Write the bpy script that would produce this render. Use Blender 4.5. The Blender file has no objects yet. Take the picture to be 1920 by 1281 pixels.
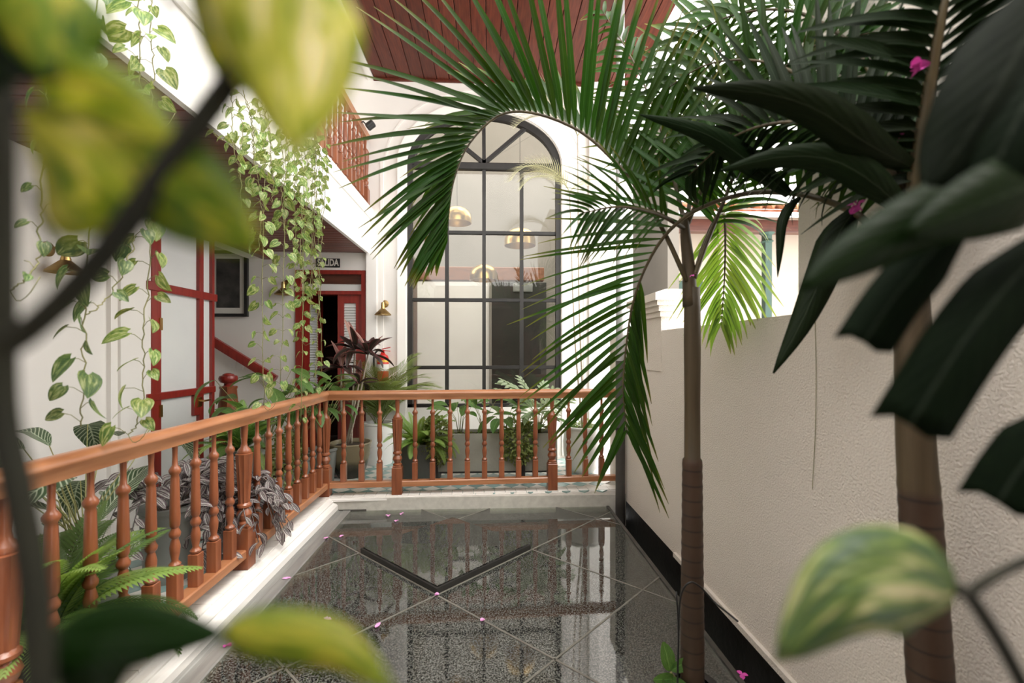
import bpy, math, random
from mathutils import Vector, Matrix
R = random.Random(7)
SC = bpy.context.scene
COL = SC.collection
# ---------------------------------------------------------------- camera, sky, sun, exposure
F = 853.33            # focal length in pixels of the 1920 wide frame (16 mm)
YAW = math.radians(2.75)
ZC = 1.307            # eye height above the terrace floor
HZ = 659.0            # horizon row
cd = bpy.data.cameras.new('camera')
cd.lens = 16; cd.sensor_width = 36; cd.clip_start = 0.02; cd.clip_end = 200
cd.shift_y = (HZ - 640.5) / 1920
cd.dof.use_dof = True; cd.dof.focus_distance = 3.4; cd.dof.aperture_fstop = 2.0
cam = bpy.data.objects.new('camera', cd); COL.objects.link(cam)
cam.location = (0, 0, ZC); cam.rotation_euler = (math.pi/2, 0, -YAW)
SC.camera = cam
w = bpy.data.worlds.new('sky'); SC.world = w; w.use_nodes = True
bg = w.node_tree.nodes['Background']; bg.inputs[0].default_value = (1.0, 0.975, 0.94, 1); bg.inputs[1].default_value = 2.1
sl = bpy.data.lights.new('sun', 'SUN'); sl.energy = 1.0; sl.angle = math.radians(28); sl.color = (1, .95, .88)
so = bpy.data.objects.new('sun', sl); COL.objects.link(so)
so.rotation_euler = Vector((-0.30, 0.22, -0.92)).to_track_quat('-Z', 'Y').to_euler()
vs = SC.view_settings
vs.view_transform = 'Standard'; vs.look = 'None'; vs.gamma = 1; vs.use_curve_mapping = False; vs.exposure = 1.24

# ---------------------------------------------------------------- helpers
sT, cT = math.sin(YAW), math.cos(YAW)
EYE = Vector((0, 0, ZC))
VIEW = Vector((sT, cT, 0)); RIGHT = Vector((cT, -sT, 0)); UP = Vector((0, 0, 1))
def ray(u, v):
    a = (u - 960) / F; b = (HZ - v) / F
    return VIEW + RIGHT*a + UP*b
def PT(u, v, t): return EYE + ray(u, v)*t
def PX(u, v, X): d = ray(u, v); return EYE + d*(X/d.x)
def PY(u, v, Y): d = ray(u, v); return EYE + d*(Y/d.y)
def PZ(u, v, Z): d = ray(u, v); return EYE + d*((Z - ZC)/d.z)
W = {}
def link(o): COL.objects.link(o); return o
def tag(o, label=None, cat=None, group=None, kind=None):
    if label: o['label'] = label
    if cat: o['category'] = cat
    if group: o['group'] = group
    if kind: o['kind'] = kind
    return o
def thing(name, label, cat, loc, group=None):
    o = link(bpy.data.objects.new(name, None)); o.location = loc; o.empty_display_size = .05
    W[o] = Vector(loc); return tag(o, label, cat, group)
I4 = Matrix.Identity(4)
def part(name, me, parent=None, M=None, label=None, kind=None):
    o = link(bpy.data.objects.new(name, me)); M = M or I4
    if parent is not None:
        o.parent = parent; o.matrix_basis = Matrix.Translation(-W[parent]) @ M
    else: o.matrix_basis = M
    W[o] = M.translation.copy()
    return tag(o, label, None, None, kind)
def solo(name, me, label, cat, M=None, group=None, kind=None):
    return tag(part(name, me, None, M), label, cat, group, kind)
def struct(name, me, label, cat='wall'):
    return tag(part(name, me), label, cat, None, 'structure')
def frame(pos, d, n=UP, s=1.0):
    x = Vector(d).normalized(); z = Vector(n) - x*Vector(n).dot(x)
    if z.length < 1e-4: z = VIEW - x*VIEW.dot(x)
    z.normalize(); y = z.cross(x)
    M = Matrix(((x.x, y.x, z.x, pos[0]), (x.y, y.y, z.y, pos[1]), (x.z, y.z, z.z, pos[2]), (0, 0, 0, 1)))
    return M @ Matrix.Scale(s, 4) if s != 1.0 else M
def T(x, y=None, z=None): return Matrix.Translation((x, y, z) if y is not None else x)

class MB:
    def __init__(s): s.v = []; s.f = []; s.uv = []; s.mi = []
    def add(s, vs_, fs_, uv=None, mi=0):
        o = len(s.v); s.v += [tuple(p) for p in vs_]
        s.uv += uv if uv else [(0, 0)]*len(vs_)
        for f in fs_: s.f.append(tuple(i+o for i in f)); s.mi.append(mi)
        return s
    def box(s, x0, x1, y0, y1, z0, z1, c=0.0, mi=0):
        if c <= 0:
            v = [(x, y, z) for z in (z0, z1) for y in (y0, y1) for x in (x0, x1)]
            return s.add(v, [(0, 2, 3, 1), (4, 5, 7, 6), (0, 1, 5, 4), (2, 6, 7, 3), (0, 4, 6, 2), (1, 3, 7, 5)], mi=mi)
        v = []
        for (z, ins) in ((z0, c), (z0+c, 0), (z1-c, 0), (z1, c)):
            a0, a1, b0, b1 = x0+ins, x1-ins, y0+ins, y1-ins
            k = c*(0 if ins else 1)
            if ins: v += [(a0, b0, z), (a1, b0, z), (a1, b1, z), (a0, b1, z)]
            else: v += [(a0, b0, z), (a1, b0, z), (a1, b1, z), (a0, b1, z)]
        f = [(3, 2, 1, 0), (12, 13, 14, 15)]
        for r in range(3):
            for i in range(4):
                j = (i+1) % 4; f.append((r*4+i, r*4+j, r*4+4+j, r*4+4+i))
        return s.add(v, f, mi=mi)
    def obox(s, a, b, wd, h, mi=0, up=UP):
        "beam from a to b, width wd sideways, h along up (centred)"
        a, b = Vector(a), Vector(b); d = (b-a).normalized(); y = Vector(up).cross(d).normalized()*wd/2; z = d.cross(y).normalized()*h/2
        v = [p + y*i + z*j for p in (a, b) for (i, j) in ((-1, -1), (1, -1), (1, 1), (-1, 1))]
        return s.add(v, [(3, 2, 1, 0), (4, 5, 6, 7), (0, 1, 5, 4), (1, 2, 6, 5), (2, 3, 7, 6), (3, 0, 4, 7)], mi=mi)
    def lathe(s, prof, n=16, c=(0, 0, 0), flute=None, cap=True, mi=0):
        v = []; uv = []
        for k, (r, z) in enumerate(prof):
            for i in range(n):
                a = 2*math.pi*(i+.5)/n; rr = r
                if flute and flute[0] <= z <= flute[1] and i % 2: rr = r*flute[2]
                v.append((c[0]+rr*math.cos(a), c[1]+rr*math.sin(a), c[2]+z)); uv.append((i/n, k/(len(prof)-1)))
        f = [(k*n+i, k*n+(i+1) % n, (k+1)*n+(i+1) % n, (k+1)*n+i) for k in range(len(prof)-1) for i in range(n)]
        if cap: f += [tuple(range(n-1, -1, -1)), tuple((len(prof)-1)*n+i for i in range(n))]
        return s.add(v, f, uv, mi)
    def tube(s, pts, rad, n=6, mi=0):
        pts = [Vector(p) for p in pts]; m = len(pts)
        if not hasattr(rad, '__len__'): rad = [rad]*m
        v = []; uv = []; ref = None
        for k in range(m):
            d = (pts[min(k+1, m-1)] - pts[max(k-1, 0)])
            d = d.normalized() if d.length > 1e-9 else UP
            if ref is None: ref = (VIEW if abs(d.dot(VIEW)) < .9 else RIGHT)
            x = (ref - d*ref.dot(d)).normalized(); ref = x; y = d.cross(x)
            for i in range(n):
                a = 2*math.pi*i/n; v.append(pts[k] + (x*math.cos(a) + y*math.sin(a))*rad[k]); uv.append((k/(m-1), i/n))
        f = [(k*n+i, k*n+(i+1) % n, (k+1)*n+(i+1) % n, (k+1)*n+i) for k in range(m-1) for i in range(n)]
        f += [tuple(range(n-1, -1, -1)), tuple((m-1)*n+i for i in range(n))]
        return s.add(v, f, uv, mi)
    def sweep(s, prof, path, closed=True, up=UP, mi=0):
        "2-D profile (side, up) along a path of points, mitred at corners"
        path = [Vector(p) for p in path]; m = len(path); n = len(prof); v = []
        for k in range(m):
            d0 = (path[k]-path[k-1]).normalized() if k else None
            d1 = (path[k+1]-path[k]).normalized() if k < m-1 else None
            d = ((d0 or d1) + (d1 or d0)).normalized(); sd = d.cross(Vector(up)).normalized()
            sc = 1/max(.3, d.dot(d1 or d0)); uu = sd.cross(d).normalized()
            for (a, b) in prof: v.append(path[k] + sd*a*sc + uu*b)
        f = [(k*n+i, k*n+(i+1) % n, (k+1)*n+(i+1) % n, (k+1)*n+i) for k in range(m-1) for i in range(n if closed else n-1)]
        if closed: f += [tuple(range(n-1, -1, -1)), tuple((m-1)*n+i for i in range(n))]
        return s.add(v, f, mi=mi)
    def prism(s, poly, z0, z1, mi=0):
        n = len(poly); v = [(p[0], p[1], z0) for p in poly] + [(p[0], p[1], z1) for p in poly]
        f = [tuple(range(n-1, -1, -1)), tuple(range(n, 2*n))] + [(i, (i+1) % n, n+(i+1) % n, n+i) for i in range(n)]
        return s.add(v, f, mi=mi)
    def grid(s, rows, uvr=None, mi=0):
        n = len(rows[0]); v = [p for r in rows for p in r]; uv = [q for r in uvr for q in r] if uvr else None
        f = [(k*n+i, k*n+i+1, (k+1)*n+i+1, (k+1)*n+i) for k in range(len(rows)-1) for i in range(n-1)]
        return s.add(v, f, uv, mi)
    def inst(s, o, M, mi=0):
        return s.add([M @ Vector(p) for p in o.v], o.f, list(o.uv), mi)
    def build(s, name, mats, smooth=False):
        me = bpy.data.meshes.new(name); me.from_pydata(s.v, [], s.f)
        mats = mats if isinstance(mats, (list, tuple)) else [mats]
        for m in mats: me.materials.append(m)
        if len(mats) > 1: me.polygons.foreach_set('material_index', s.mi)
        ul = me.uv_layers.new(name='UVMap'); idx = [0]*len(me.loops); me.loops.foreach_get('vertex_index', idx)
        fl = []
        for i in idx: fl += s.uv[i]
        ul.data.foreach_set('uv', fl)
        if smooth:
            me.polygons.foreach_set('use_smooth', [True]*len(me.polygons))
            if smooth != 'all':
                try: me.set_sharp_from_angle(angle=math.radians(38))
                except Exception: pass
        me.update(); return me

def spline(pts, n):
    "Catmull-Rom through points (any dimension tuples/Vectors)"
    P = [Vector(p) for p in pts]; m = len(P)-1; out = []
    for k in range(n):
        x = k/(n-1)*m; i = min(int(x), m-1); t = x-i
        p1, p2 = P[i], P[i+1]; p0 = P[i-1] if i else p1*2-p2; p3 = P[i+2] if i+2 <= m else p2*2-p1
        out.append(.5*((2*p1) + (p2-p0)*t + (2*p0-5*p1+4*p2-p3)*t*t + (3*p1-p0-3*p2+p3)*t**3))
    return out

# ---------------------------------------------------------------- materials
def nt(name):
    m = bpy.data.materials.new(name); m.use_nodes = True; t = m.node_tree; return m, t, t.nodes['Principled BSDF']
def lk(t, a, b): t.links.new(a, b)
def mixc(t, fac, a, b, typ='MIX'):
    n = t.nodes.new('ShaderNodeMix'); n.data_type = 'RGBA'; n.blend_type = typ
    for i, x in ((0, fac), (6, a), (7, b)):
        if hasattr(x, 'default_value') and not isinstance(x, (int, float, tuple)): lk(t, x, n.inputs[i])
        else: n.inputs[i].default_value = (x if i == 0 else (x[0], x[1], x[2], 1))
    return n.outputs[2]
def math_(t, op, a, b=0.0, c=None):
    n = t.nodes.new('ShaderNodeMath'); n.operation = op
    for i, x in enumerate((a, b) if c is None else (a, b, c)):
        if isinstance(x, (int, float)): n.inputs[i].default_value = x
        else: lk(t, x, n.inputs[i])
    return n.outputs[0]
def ramp(t, fac, stops):
    n = t.nodes.new('ShaderNodeValToRGB'); el = n.color_ramp.elements
    while len(el) < len(stops): el.new(.5)
    for e, (p, c) in zip(el, stops): e.position = p; e.color = (c[0], c[1], c[2], 1) if hasattr(c, '__len__') else (c, c, c, 1)
    lk(t, fac, n.inputs[0]); return n.outputs[0]
def noise(t, scale, vec=None, detail=4, st=(1, 1, 1), coord='Object', dist=0):
    tc = t.nodes.new('ShaderNodeTexCoord'); mp = t.nodes.new('ShaderNodeMapping'); mp.inputs[3].default_value = st
    lk(t, tc.outputs[coord], mp.inputs[0]); n = t.nodes.new('ShaderNodeTexNoise')
    n.inputs['Scale'].default_value = scale; n.inputs['Detail'].default_value = detail; n.inputs['Distortion'].default_value = dist
    lk(t, mp.outputs[0], n.inputs[0]); return n.outputs[0]
def bump(t, b, h, st, dist=.01):
    n = t.nodes.new('ShaderNodeBump'); n.inputs['Strength'].default_value = st; n.inputs['Distance'].default_value = dist
    lk(t, h, n.inputs['Height']); lk(t, n.outputs[0], b.inputs['Normal'])
def orand(t): return t.nodes.new('ShaderNodeObjectInfo').outputs['Random']
def pm(name, c1, c2=None, scale=6, st=(1, 1, 1), rough=.5, bst=0, bsc=60, metal=0, vary=0, bdist=.01, spec=.5, coat=0, detail=4):
    m, t, b = nt(name); b.inputs['Roughness'].default_value = rough; b.inputs['Metallic'].default_value = metal
    b.inputs['Specular IOR Level'].default_value = spec; b.inputs['Coat Weight'].default_value = coat
    if c2:
        f = ramp(t, noise(t, scale, st=st, detail=detail), [(.3, 0.0), (.7, 1.0)]); c = mixc(t, f, c1, c2)
        if vary:
            g = math_(t, 'MULTIPLY_ADD', orand(t), vary, 1-vary/2)
            hs = t.nodes.new('ShaderNodeHueSaturation'); lk(t, g, hs.inputs['Value']); lk(t, c, hs.inputs['Color']); c = hs.outputs[0]
        lk(t, c, b.inputs['Base Color'])
    else: b.inputs['Base Color'].default_value = (*c1, 1)
    if bst: bump(t, b, noise(t, bsc, st=st if bst < 0 else (1, 1, 1)), abs(bst), bdist)
    return m
M = {}
M['white'] = pm('white_plaster', (.80, .77, .73), (.86, .835, .80), 1.3, rough=.8, bst=.12, bsc=90, bdist=.003)
M['trimwhite'] = pm('white_paint', (.82, .795, .76), (.87, .85, .82), 2, rough=.6)
M['stucco'] = pm('stucco', (.77, .71, .635), (.83, .77, .70), .9, rough=.9, bst=.8, bsc=120, bdist=.010)
M['cream'] = pm('cream_wall', (.44, .385, .31), (.50, .44, .36), 1, rough=.85)
M['black_band'] = pm('black_base_band', (.012, .012, .013), (.03, .03, .03), 5, rough=.55, bst=.4, bsc=30)
WOODA, WOODB = (.20, .056, .022), (.33, .108, .046)
M['rail'] = pm('varnished_wood', WOODA, WOODB, 9, (3, 3, .4), rough=.34, vary=.25, coat=.25)
M['railx'] = pm('varnished_wood_rail', (.33, .13, .056), (.47, .21, .10), 5, (.8, .8, 7), rough=.34, coat=.25)
M['plank'] = pm('mahogany_plank', (.065, .014, .008), (.125, .028, .014), 6, (8, .7, 8), rough=.5, vary=.4, coat=.05, spec=.25)
M['plankx'] = pm('mahogany_soffit', (.10, .025, .014), (.17, .043, .022), 6, (.7, 8, 8), rough=.4, vary=.35, coat=.1)
M['red'] = pm('red_wood', (.20, .014, .010), (.30, .028, .018), 5, (5, 5, .6), rough=.35, coat=.3)
M['darkwood'] = pm('dark_wood', (.06, .018, .010), (.11, .032, .018), 5, (.8, 6, 6), rough=.4)
M['iron'] = pm('black_iron', (.012, .011, .010), (.022, .020, .018), 8, rough=.5)
M['steel'] = pm('grey_steel', (.30, .30, .29), (.42, .42, .40), 6, (4, .5, 4), rough=.45, metal=.6)
M['bar'] = pm('skylight_bar', (.05, .05, .045), (.11, .10, .09), 9, rough=.5, metal=.4)
M['brass'] = pm('brass', (.55, .36, .13), (.68, .47, .19), 6, (1, 1, .3), rough=.28, metal=1)
M['oldbrass'] = pm('aged_brass', (.30, .20, .08), (.42, .29, .12), 8, rough=.4, metal=1)
M['concrete'] = pm('concrete', (.27, .27, .23), (.36, .36, .31), 4, rough=.85, bst=.2, bsc=40)
M['greypot'] = pm('grey_pot', (.20, .21, .20), (.28, .29, .27), 4, rough=.8)
M['darkpot'] = pm('dark_pot', (.05, .055, .05), (.09, .095, .085), 4, rough=.7)
M['whitepot'] = pm('white_pot', (.80, .79, .76), (.85, .84, .82), 3, rough=.4)
M['soil'] = pm('soil', (.03, .02, .013), (.07, .045, .03), 40, rough=.95, bst=.6, bsc=60)
M['grout'] = pm('grout', (.45, .43, .39), (.55, .53, .48), 20, rough=.9)
M['teal'] = pm('teal_tile', (.20, .33, .32), (.29, .42, .40), 4, rough=.25, vary=.3)
M['tilew'] = pm('white_tile', (.70, .69, .64), (.78, .77, .72), 4, rough=.25, vary=.15)
M['ledge'] = pm('ledge_tile', (.76, .73, .68), (.84, .81, .77), 5, rough=.35, vary=.08)
M['under'] = pm('lower_floor', (.22, .22, .18), (.30, .30, .25), 2, rough=.6)
M['stem'] = pm('vine_stem', (.16, .17, .06), (.27, .25, .10), 15, rough=.6)
M['cane'] = pm('cane', (.30, .25, .19), (.45, .39, .31), 30, (1, 1, 3), rough=.8)
M['branch'] = pm('dark_branch', (.007, .008, .003), (.016, .016, .006), 20, rough=.8)
M['pipe'] = pm('galvanised_pipe', (.42, .43, .44), (.52, .53, .54), 4, rough=.4, metal=.5)
M['pipedark'] = pm('dark_pipe', (.05, .045, .04), (.09, .085, .08), 4, rough=.5)
M['terracotta'] = pm('terracotta', (.42, .15, .07), (.62, .30, .16), 3, rough=.8, vary=.4)
M['green_paint'] = pm('green_paint', (.025, .06, .045), (.035, .08, .06), 3, rough=.5)
M['extred'] = pm('extinguisher_red', (.55, .02, .015), rough=.3)
M['black'] = pm('black_plastic', (.015, .015, .015), rough=.4)
M['paper'] = pm('paper', (.75, .73, .68), rough=.7)
M['shade_in'] = pm('shade_inside', (.85, .8, .7), rough=.6)
M['magenta'] = pm('magenta_petal', (.62, .05, .38), (.75, .12, .50), 12, rough=.6)
M['pinkpale'] = pm('pale_pink_petal', (.75, .30, .62), (.80, .42, .70), 12, rough=.6)
M['copper'] = pm('copper_brick', (.14, .045, .016), (.25, .09, .036), 9, (1, 1, 2), rough=.5)
M['stone'] = pm('dark_stone', (.014, .013, .011), (.026, .024, .021), 3, rough=.4)
def emit(name, c, s):
    m, t, b = nt(name); b.inputs['Emission Color'].default_value = (*c, 1); b.inputs['Emission Strength'].default_value = s; b.inputs['Base Color'].default_value = (*c, 1); return m
M['bulb'] = emit('bulb', (1, .85, .65), 1.2)
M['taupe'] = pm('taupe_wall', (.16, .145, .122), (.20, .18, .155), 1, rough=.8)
M['seal'] = pm('pale_sealant', (.13, .12, .10), (.19, .18, .15), 20, rough=.6)
def glassy(name, tint, refl_rough, trans, bst=0, bsc=100, speck=False, ior=1.5):
    m, t, b = nt(name); t.nodes.remove(b); out = t.nodes['Material Output']
    g = t.nodes.new('ShaderNodeBsdfGlossy'); g.inputs['Roughness'].default_value = refl_rough
    tr = t.nodes.new('ShaderNodeBsdfTransparent'); tr.inputs[0].default_value = (*tint, 1)
    fr = t.nodes.new('ShaderNodeFresnel'); fr.inputs[0].default_value = ior
    mx = t.nodes.new('ShaderNodeMixShader'); base = tr.outputs[0]
    if trans < 1:
        df = t.nodes.new('ShaderNodeBsdfDiffuse'); df.inputs[0].default_value = (.50, .51, .46, 1)
        m2 = t.nodes.new('ShaderNodeMixShader'); lk(t, tr.outputs[0], m2.inputs[1]); lk(t, df.outputs[0], m2.inputs[2])
        if speck:
            f = ramp(t, noise(t, 140, detail=3), [(.455, .0), (.62, 1-trans)]); lk(t, f, m2.inputs[0])
        else: m2.inputs[0].default_value = 1-trans
        base = m2.outputs[0]
    lk(t, fr.outputs[0], mx.inputs[0]); lk(t, base, mx.inputs[1]); lk(t, g.outputs[0], mx.inputs[2]); lk(t, mx.outputs[0], out.inputs[0])
    if bst:
        n = t.nodes.new('ShaderNodeBump'); n.inputs['Strength'].default_value = bst; n.inputs['Distance'].default_value = .002
        lk(t, noise(t, bsc, detail=2), n.inputs['Height']); lk(t, n.outputs[0], g.inputs['Normal'])
    return m
M['skyglass'] = glassy('wet_skylight_glass', (.74, .77, .68), .012, .65, .03, 90, True, 1.75)
M['pane'] = glassy('window_glass', (.93, .93, .90), .01, 1, ior=1.5)
M['frost'] = pm('frosted_glass', (.68, .69, .68), (.74, .75, .73), 2, rough=.35)

def leafmat(name, kind, c1, c2, c3=None, trans=.3, rough=.42, vary=.35, spec=.4):
    m, t, b = nt(name); out = t.nodes['Material Output']
    tc = t.nodes.new('ShaderNodeTexCoord'); sp = t.nodes.new('ShaderNodeSeparateXYZ'); lk(t, tc.outputs['UV'], sp.inputs[0])
    u, v = sp.outputs[0], sp.outputs[1]; av = math_(t, 'ABSOLUTE', math_(t, 'MULTIPLY_ADD', v, 2, -1))
    if kind == 'plain':
        c = mixc(t, ramp(t, noise(t, 9, coord='UV', st=(.6, 3, 1)), [(.35, 0.), (.7, 1.)]), c1, c2)
        if c3: c = mixc(t, ramp(t, u, [(.72, 0.), (1., .9)]), c, c3)
    elif kind == 'varieg':
        pos = t.nodes.new('ShaderNodeMapping'); lk(t, tc.outputs['UV'], pos.inputs[0])
        cm = t.nodes.new('ShaderNodeCombineXYZ'); lk(t, math_(t, 'MULTIPLY', orand(t), 37), cm.inputs[2]); lk(t, cm.outputs[0], pos.inputs[1])
        pos.inputs[3].default_value = (1.3, 3.2, 1); n = t.nodes.new('ShaderNodeTexNoise'); n.inputs['Scale'].default_value = 2.2; n.inputs['Detail'].default_value = 3
        n.inputs['Distortion'].default_value = .4; lk(t, pos.outputs[0], n.inputs[0])
        c = mixc(t, ramp(t, n.outputs[0], [(.40, 0.), (.52, 1.)]), c1, c2)
        if c3: c = mixc(t, ramp(t, n.outputs[0], [(.52, 0.), (.64, 1.)]), c, c3)
    elif kind == 'stripes':
        x = math_(t, 'SINE', math_(t, 'MULTIPLY', math_(t, 'MULTIPLY_ADD', av, -.28, u), 75))
        c = mixc(t, ramp(t, x, [(.35, 0.), (.85, 1.)]), c1, c2)
    elif kind == 'bands':
        x = math_(t, 'COMPARE', av, .5, .17); c = mixc(t, x, c1, c2)
        c = mixc(t, ramp(t, noise(t, 6, coord='UV'), [(.4, 0.), (.6, .5)]), c, c3)
    elif kind == 'edge':
        c = mixc(t, ramp(t, av, [(.55, 0.), (1., 1.)]), c1, c2)
    mid = math_(t, 'LESS_THAN', av, .05); c = mixc(t, math_(t, 'MULTIPLY', mid, .45), c, tuple(min(1, x*1.7+.03) for x in c2))
    hs = t.nodes.new('ShaderNodeHueSaturation'); r = orand(t)
    lk(t, math_(t, 'MULTIPLY_ADD', r, vary, 1-vary/2), hs.inputs['Value']); lk(t, math_(t, 'MULTIPLY_ADD', r, .03, .485), hs.inputs['Hue']); lk(t, c, hs.inputs['Color']); c = hs.outputs[0]
    lk(t, c, b.inputs['Base Color']); b.inputs['Roughness'].default_value = rough; b.inputs['Specular IOR Level'].default_value = spec
    wv = math_(t, 'SINE', math_(t, 'MULTIPLY', math_(t, 'MULTIPLY_ADD', av, -.3, u), 60)); bump(t, b, wv, .12, .004)
    tl = t.nodes.new('ShaderNodeBsdfTranslucent'); hs2 = t.nodes.new('ShaderNodeHueSaturation'); hs2.inputs['Value'].default_value = 1.5; hs2.inputs['Saturation'].default_value = 1.15; hs2.inputs['Hue'].default_value = .485
    lk(t, c, hs2.inputs['Color']); lk(t, hs2.outputs[0], tl.inputs[0])
    mx = t.nodes.new('ShaderNodeMixShader'); mx.inputs[0].default_value = trans
    lk(t, b.outputs[0], mx.inputs[1]); lk(t, tl.outputs[0], mx.inputs[2]); lk(t, mx.outputs[0], out.inputs[0])
    return m
M['palm'] = leafmat('palm_leaflet', 'plain', (.016, .050, .007), (.032, .080, .011), (.17, .16, .03), trans=.3, rough=.42, spec=.22)
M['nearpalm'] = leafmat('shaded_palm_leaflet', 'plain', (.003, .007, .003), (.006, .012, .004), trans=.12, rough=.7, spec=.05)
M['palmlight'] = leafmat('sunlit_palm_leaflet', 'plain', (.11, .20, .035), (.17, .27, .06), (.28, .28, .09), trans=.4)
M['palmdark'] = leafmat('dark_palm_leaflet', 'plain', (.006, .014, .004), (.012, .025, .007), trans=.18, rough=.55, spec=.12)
M['pothos'] = leafmat('pothos_leaf', 'varieg', (.085, .16, .04), (.22, .29, .075), (.42, .45, .22), trans=.35)
M['pothosdark'] = leafmat('pothos_leaf_dark', 'varieg', (.05, .10, .035), (.11, .17, .05), (.28, .33, .15), trans=.3)
M['fgyellow'] = leafmat('yellow_pothos_leaf', 'varieg', (.30, .38, .03), (.66, .66, .14), (.86, .82, .56), trans=.5, vary=.1)
M['fglime'] = leafmat('lime_pothos_leaf', 'varieg', (.16, .25, .015), (.42, .46, .04), (.66, .63, .18), trans=.5, vary=.1)
M['fggreen'] = leafmat('green_pothos_leaf', 'varieg', (.10, .19, .014), (.22, .31, .025), (.55, .52, .08), trans=.55, vary=.1)
M['fgdark'] = leafmat('deep_green_leaf', 'plain', (.007, .020, .003), (.012, .030, .005), trans=.3, vary=.1, spec=.12)
M['fgvar'] = leafmat('variegated_leaf', 'varieg', (.06, .12, .05), (.14, .23, .05), (.55, .55, .28), trans=.25, vary=.1)
M['calathea'] = leafmat('calathea_leaf', 'stripes', (.05, .085, .04), (.40, .45, .33), trans=.2)
M['fern'] = leafmat('fern_frond', 'plain', (.20, .33, .075), (.29, .42, .12), trans=.4)
M['ferndark'] = leafmat('dark_fern_frond', 'plain', (.07, .14, .035), (.12, .20, .055), trans=.35)
M['trad'] = leafmat('tradescantia_leaf', 'bands', (.085, .07, .065), (.42, .43, .38), (.15, .075, .12), trans=.25)
M['cord'] = leafmat('cordyline_leaf', 'edge', (.035, .030, .022), (.16, .045, .05), trans=.2)
M['cordpink'] = leafmat('cordyline_young_leaf', 'edge', (.30, .16, .13), (.55, .33, .27), trans=.3)
M['lily'] = leafmat('broad_leaf', 'plain', (.075, .16, .04), (.14, .25, .07), trans=.35)
M['silver'] = leafmat('silvery_lobed_leaf', 'plain', (.22, .30, .17), (.34, .42, .26), trans=.25)
M['areca'] = leafmat('areca_leaf', 'plain', (.20, .27, .08), (.30, .36, .13), trans=.35)
M['arecapale'] = leafmat('pale_areca_leaf', 'plain', (.48, .48, .28), (.58, .57, .38), trans=.35)
M['bush'] = leafmat('small_bush_leaf', 'plain', (.10, .16, .03), (.33, .37, .13), trans=.3)
# palm trunks
def trunkmat(name, zsplit):
    m, t, b = nt(name); tc = t.nodes.new('ShaderNodeTexCoord'); sp = t.nodes.new('ShaderNodeSeparateXYZ'); lk(t, tc.outputs['Object'], sp.inputs[0]); z = sp.outputs[2]
    ring = math_(t, 'FRACT', math_(t, 'MULTIPLY_ADD', noise(t, 3), .12, math_(t, 'MULTIPLY', z, 16)))
    bark = mixc(t, noise(t, 14, st=(1, 1, .5)), (.032, .017, .009), (.085, .046, .026))
    bark = mixc(t, ramp(t, ring, [(0., 1.), (.1, 0.), (.9, 0.), (1., 1.)]), bark, (.02, .012, .008))
    shaft = mixc(t, ramp(t, noise(t, 5, st=(5, 5, .35)), [(.3, 0.), (.7, 1.)]), (.045, .032, .015), (.095, .066, .032))
    c = mixc(t, ramp(t, math_(t, 'SUBTRACT', z, zsplit-.5), [(.49, 0.), (.51, 1.)]), bark, shaft)
    lk(t, c, b.inputs['Base Color']); b.inputs['Roughness'].default_value = .6; bump(t, b, ring, .25, .01); return m
# ================================================================ the setting
YW = 5.60            # far wall
XL, XR = -2.70, 1.25 # left wall, right wall
XB = -1.46           # face of the upper floor slab
ZS, ZU, ZCE = 2.50, 3.02, 4.62   # soffit, upper floor, high ceiling
ZG = -0.12           # skylight level
RX, RY = -1.486, 4.19  # railing corner
wl, wr = PY(763, 500, YW).x, PY(1052, 500, YW).x     # arched window
ztr, zat, zsill = PY(907, 309, YW).z, PY(907, 208, YW).z, PY(907, 764, YW).z
dl, dr, dz = PY(555, 600, YW).x, PY(686, 600, YW).x, PY(620, 507, YW).z  # exit door
wc, wa = (wl+wr)/2, (wr-wl)/2
def arch(n, grow=0.0):
    return [(wc - (wa+grow)*math.cos(math.pi*i/n), ztr + (zat-ztr+grow)*math.sin(math.pi*i/n)) for i in range(n+1)]
XE = 1.78
b = MB()
b.box(-4.3, dl, YW, YW+.2, -.3, ZCE+.3); b.box(dl, dr, YW, YW+.2, dz, ZCE+.3); b.box(dr, wl, YW, YW+.2, -.3, ZCE+.3)
b.box(wl, wr, YW, YW+.2, -.3, zsill); b.box(wr, XE, YW, YW+.2, -.3, ZCE+.3)
ar = arch(28)
for i in range(28):
    (x0, z0), (x1, z1) = ar[i], ar[i+1]
    v = [(x, y, z) for y in (YW, YW+.2) for (x, z) in ((x0, z0), (x1, z1), (x1, ZCE+.3), (x0, ZCE+.3))]
    b.add(v, [(3, 2, 1, 0), (4, 5, 6, 7), (0, 1, 5, 4), (2, 3, 7, 6)])
# raised arch moulding and pilaster steps
mo = [(wl-.10, .0)] + [(wl-.10, ztr-.02)]
pr = [(0, 0), (.10, 0), (.10, .025), (.06, .035), (.02, .03), (0, .02)]
path = [Vector((wl-.06, YW, 0.02)), Vector((wl-.06, YW, ztr))] + [Vector((x, YW, z)) for x, z in arch(28, .06)[1:-1]] + [Vector((wr+.06, YW, ztr)), Vector((wr+.06, YW, .02))]
b.sweep([(-.05, -.01), (.05, -.01), (.05, .02), (-.05, .035)], path, up=(0, -1, 0))
path = [Vector((wl-.26, YW, ztr+.05)), ] + [Vector((x, YW, z)) for x, z in arch(28, .26)[2:-2]] + [Vector((wr+.26, YW, ztr+.05))]
b.sweep([(-.012, -.01), (.012, -.01), (.012, .012), (-.012, .012)], path, up=(0, -1, 0))
for x in (wl-.30, wr+.30): b.box(x-.02, x+.02, YW-.015, YW, 0, ztr+.05)
b.box(dr+.02, dr+.14, YW-.06, YW, -.05, ZS+.02)     # pilaster beside the exit
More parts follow.
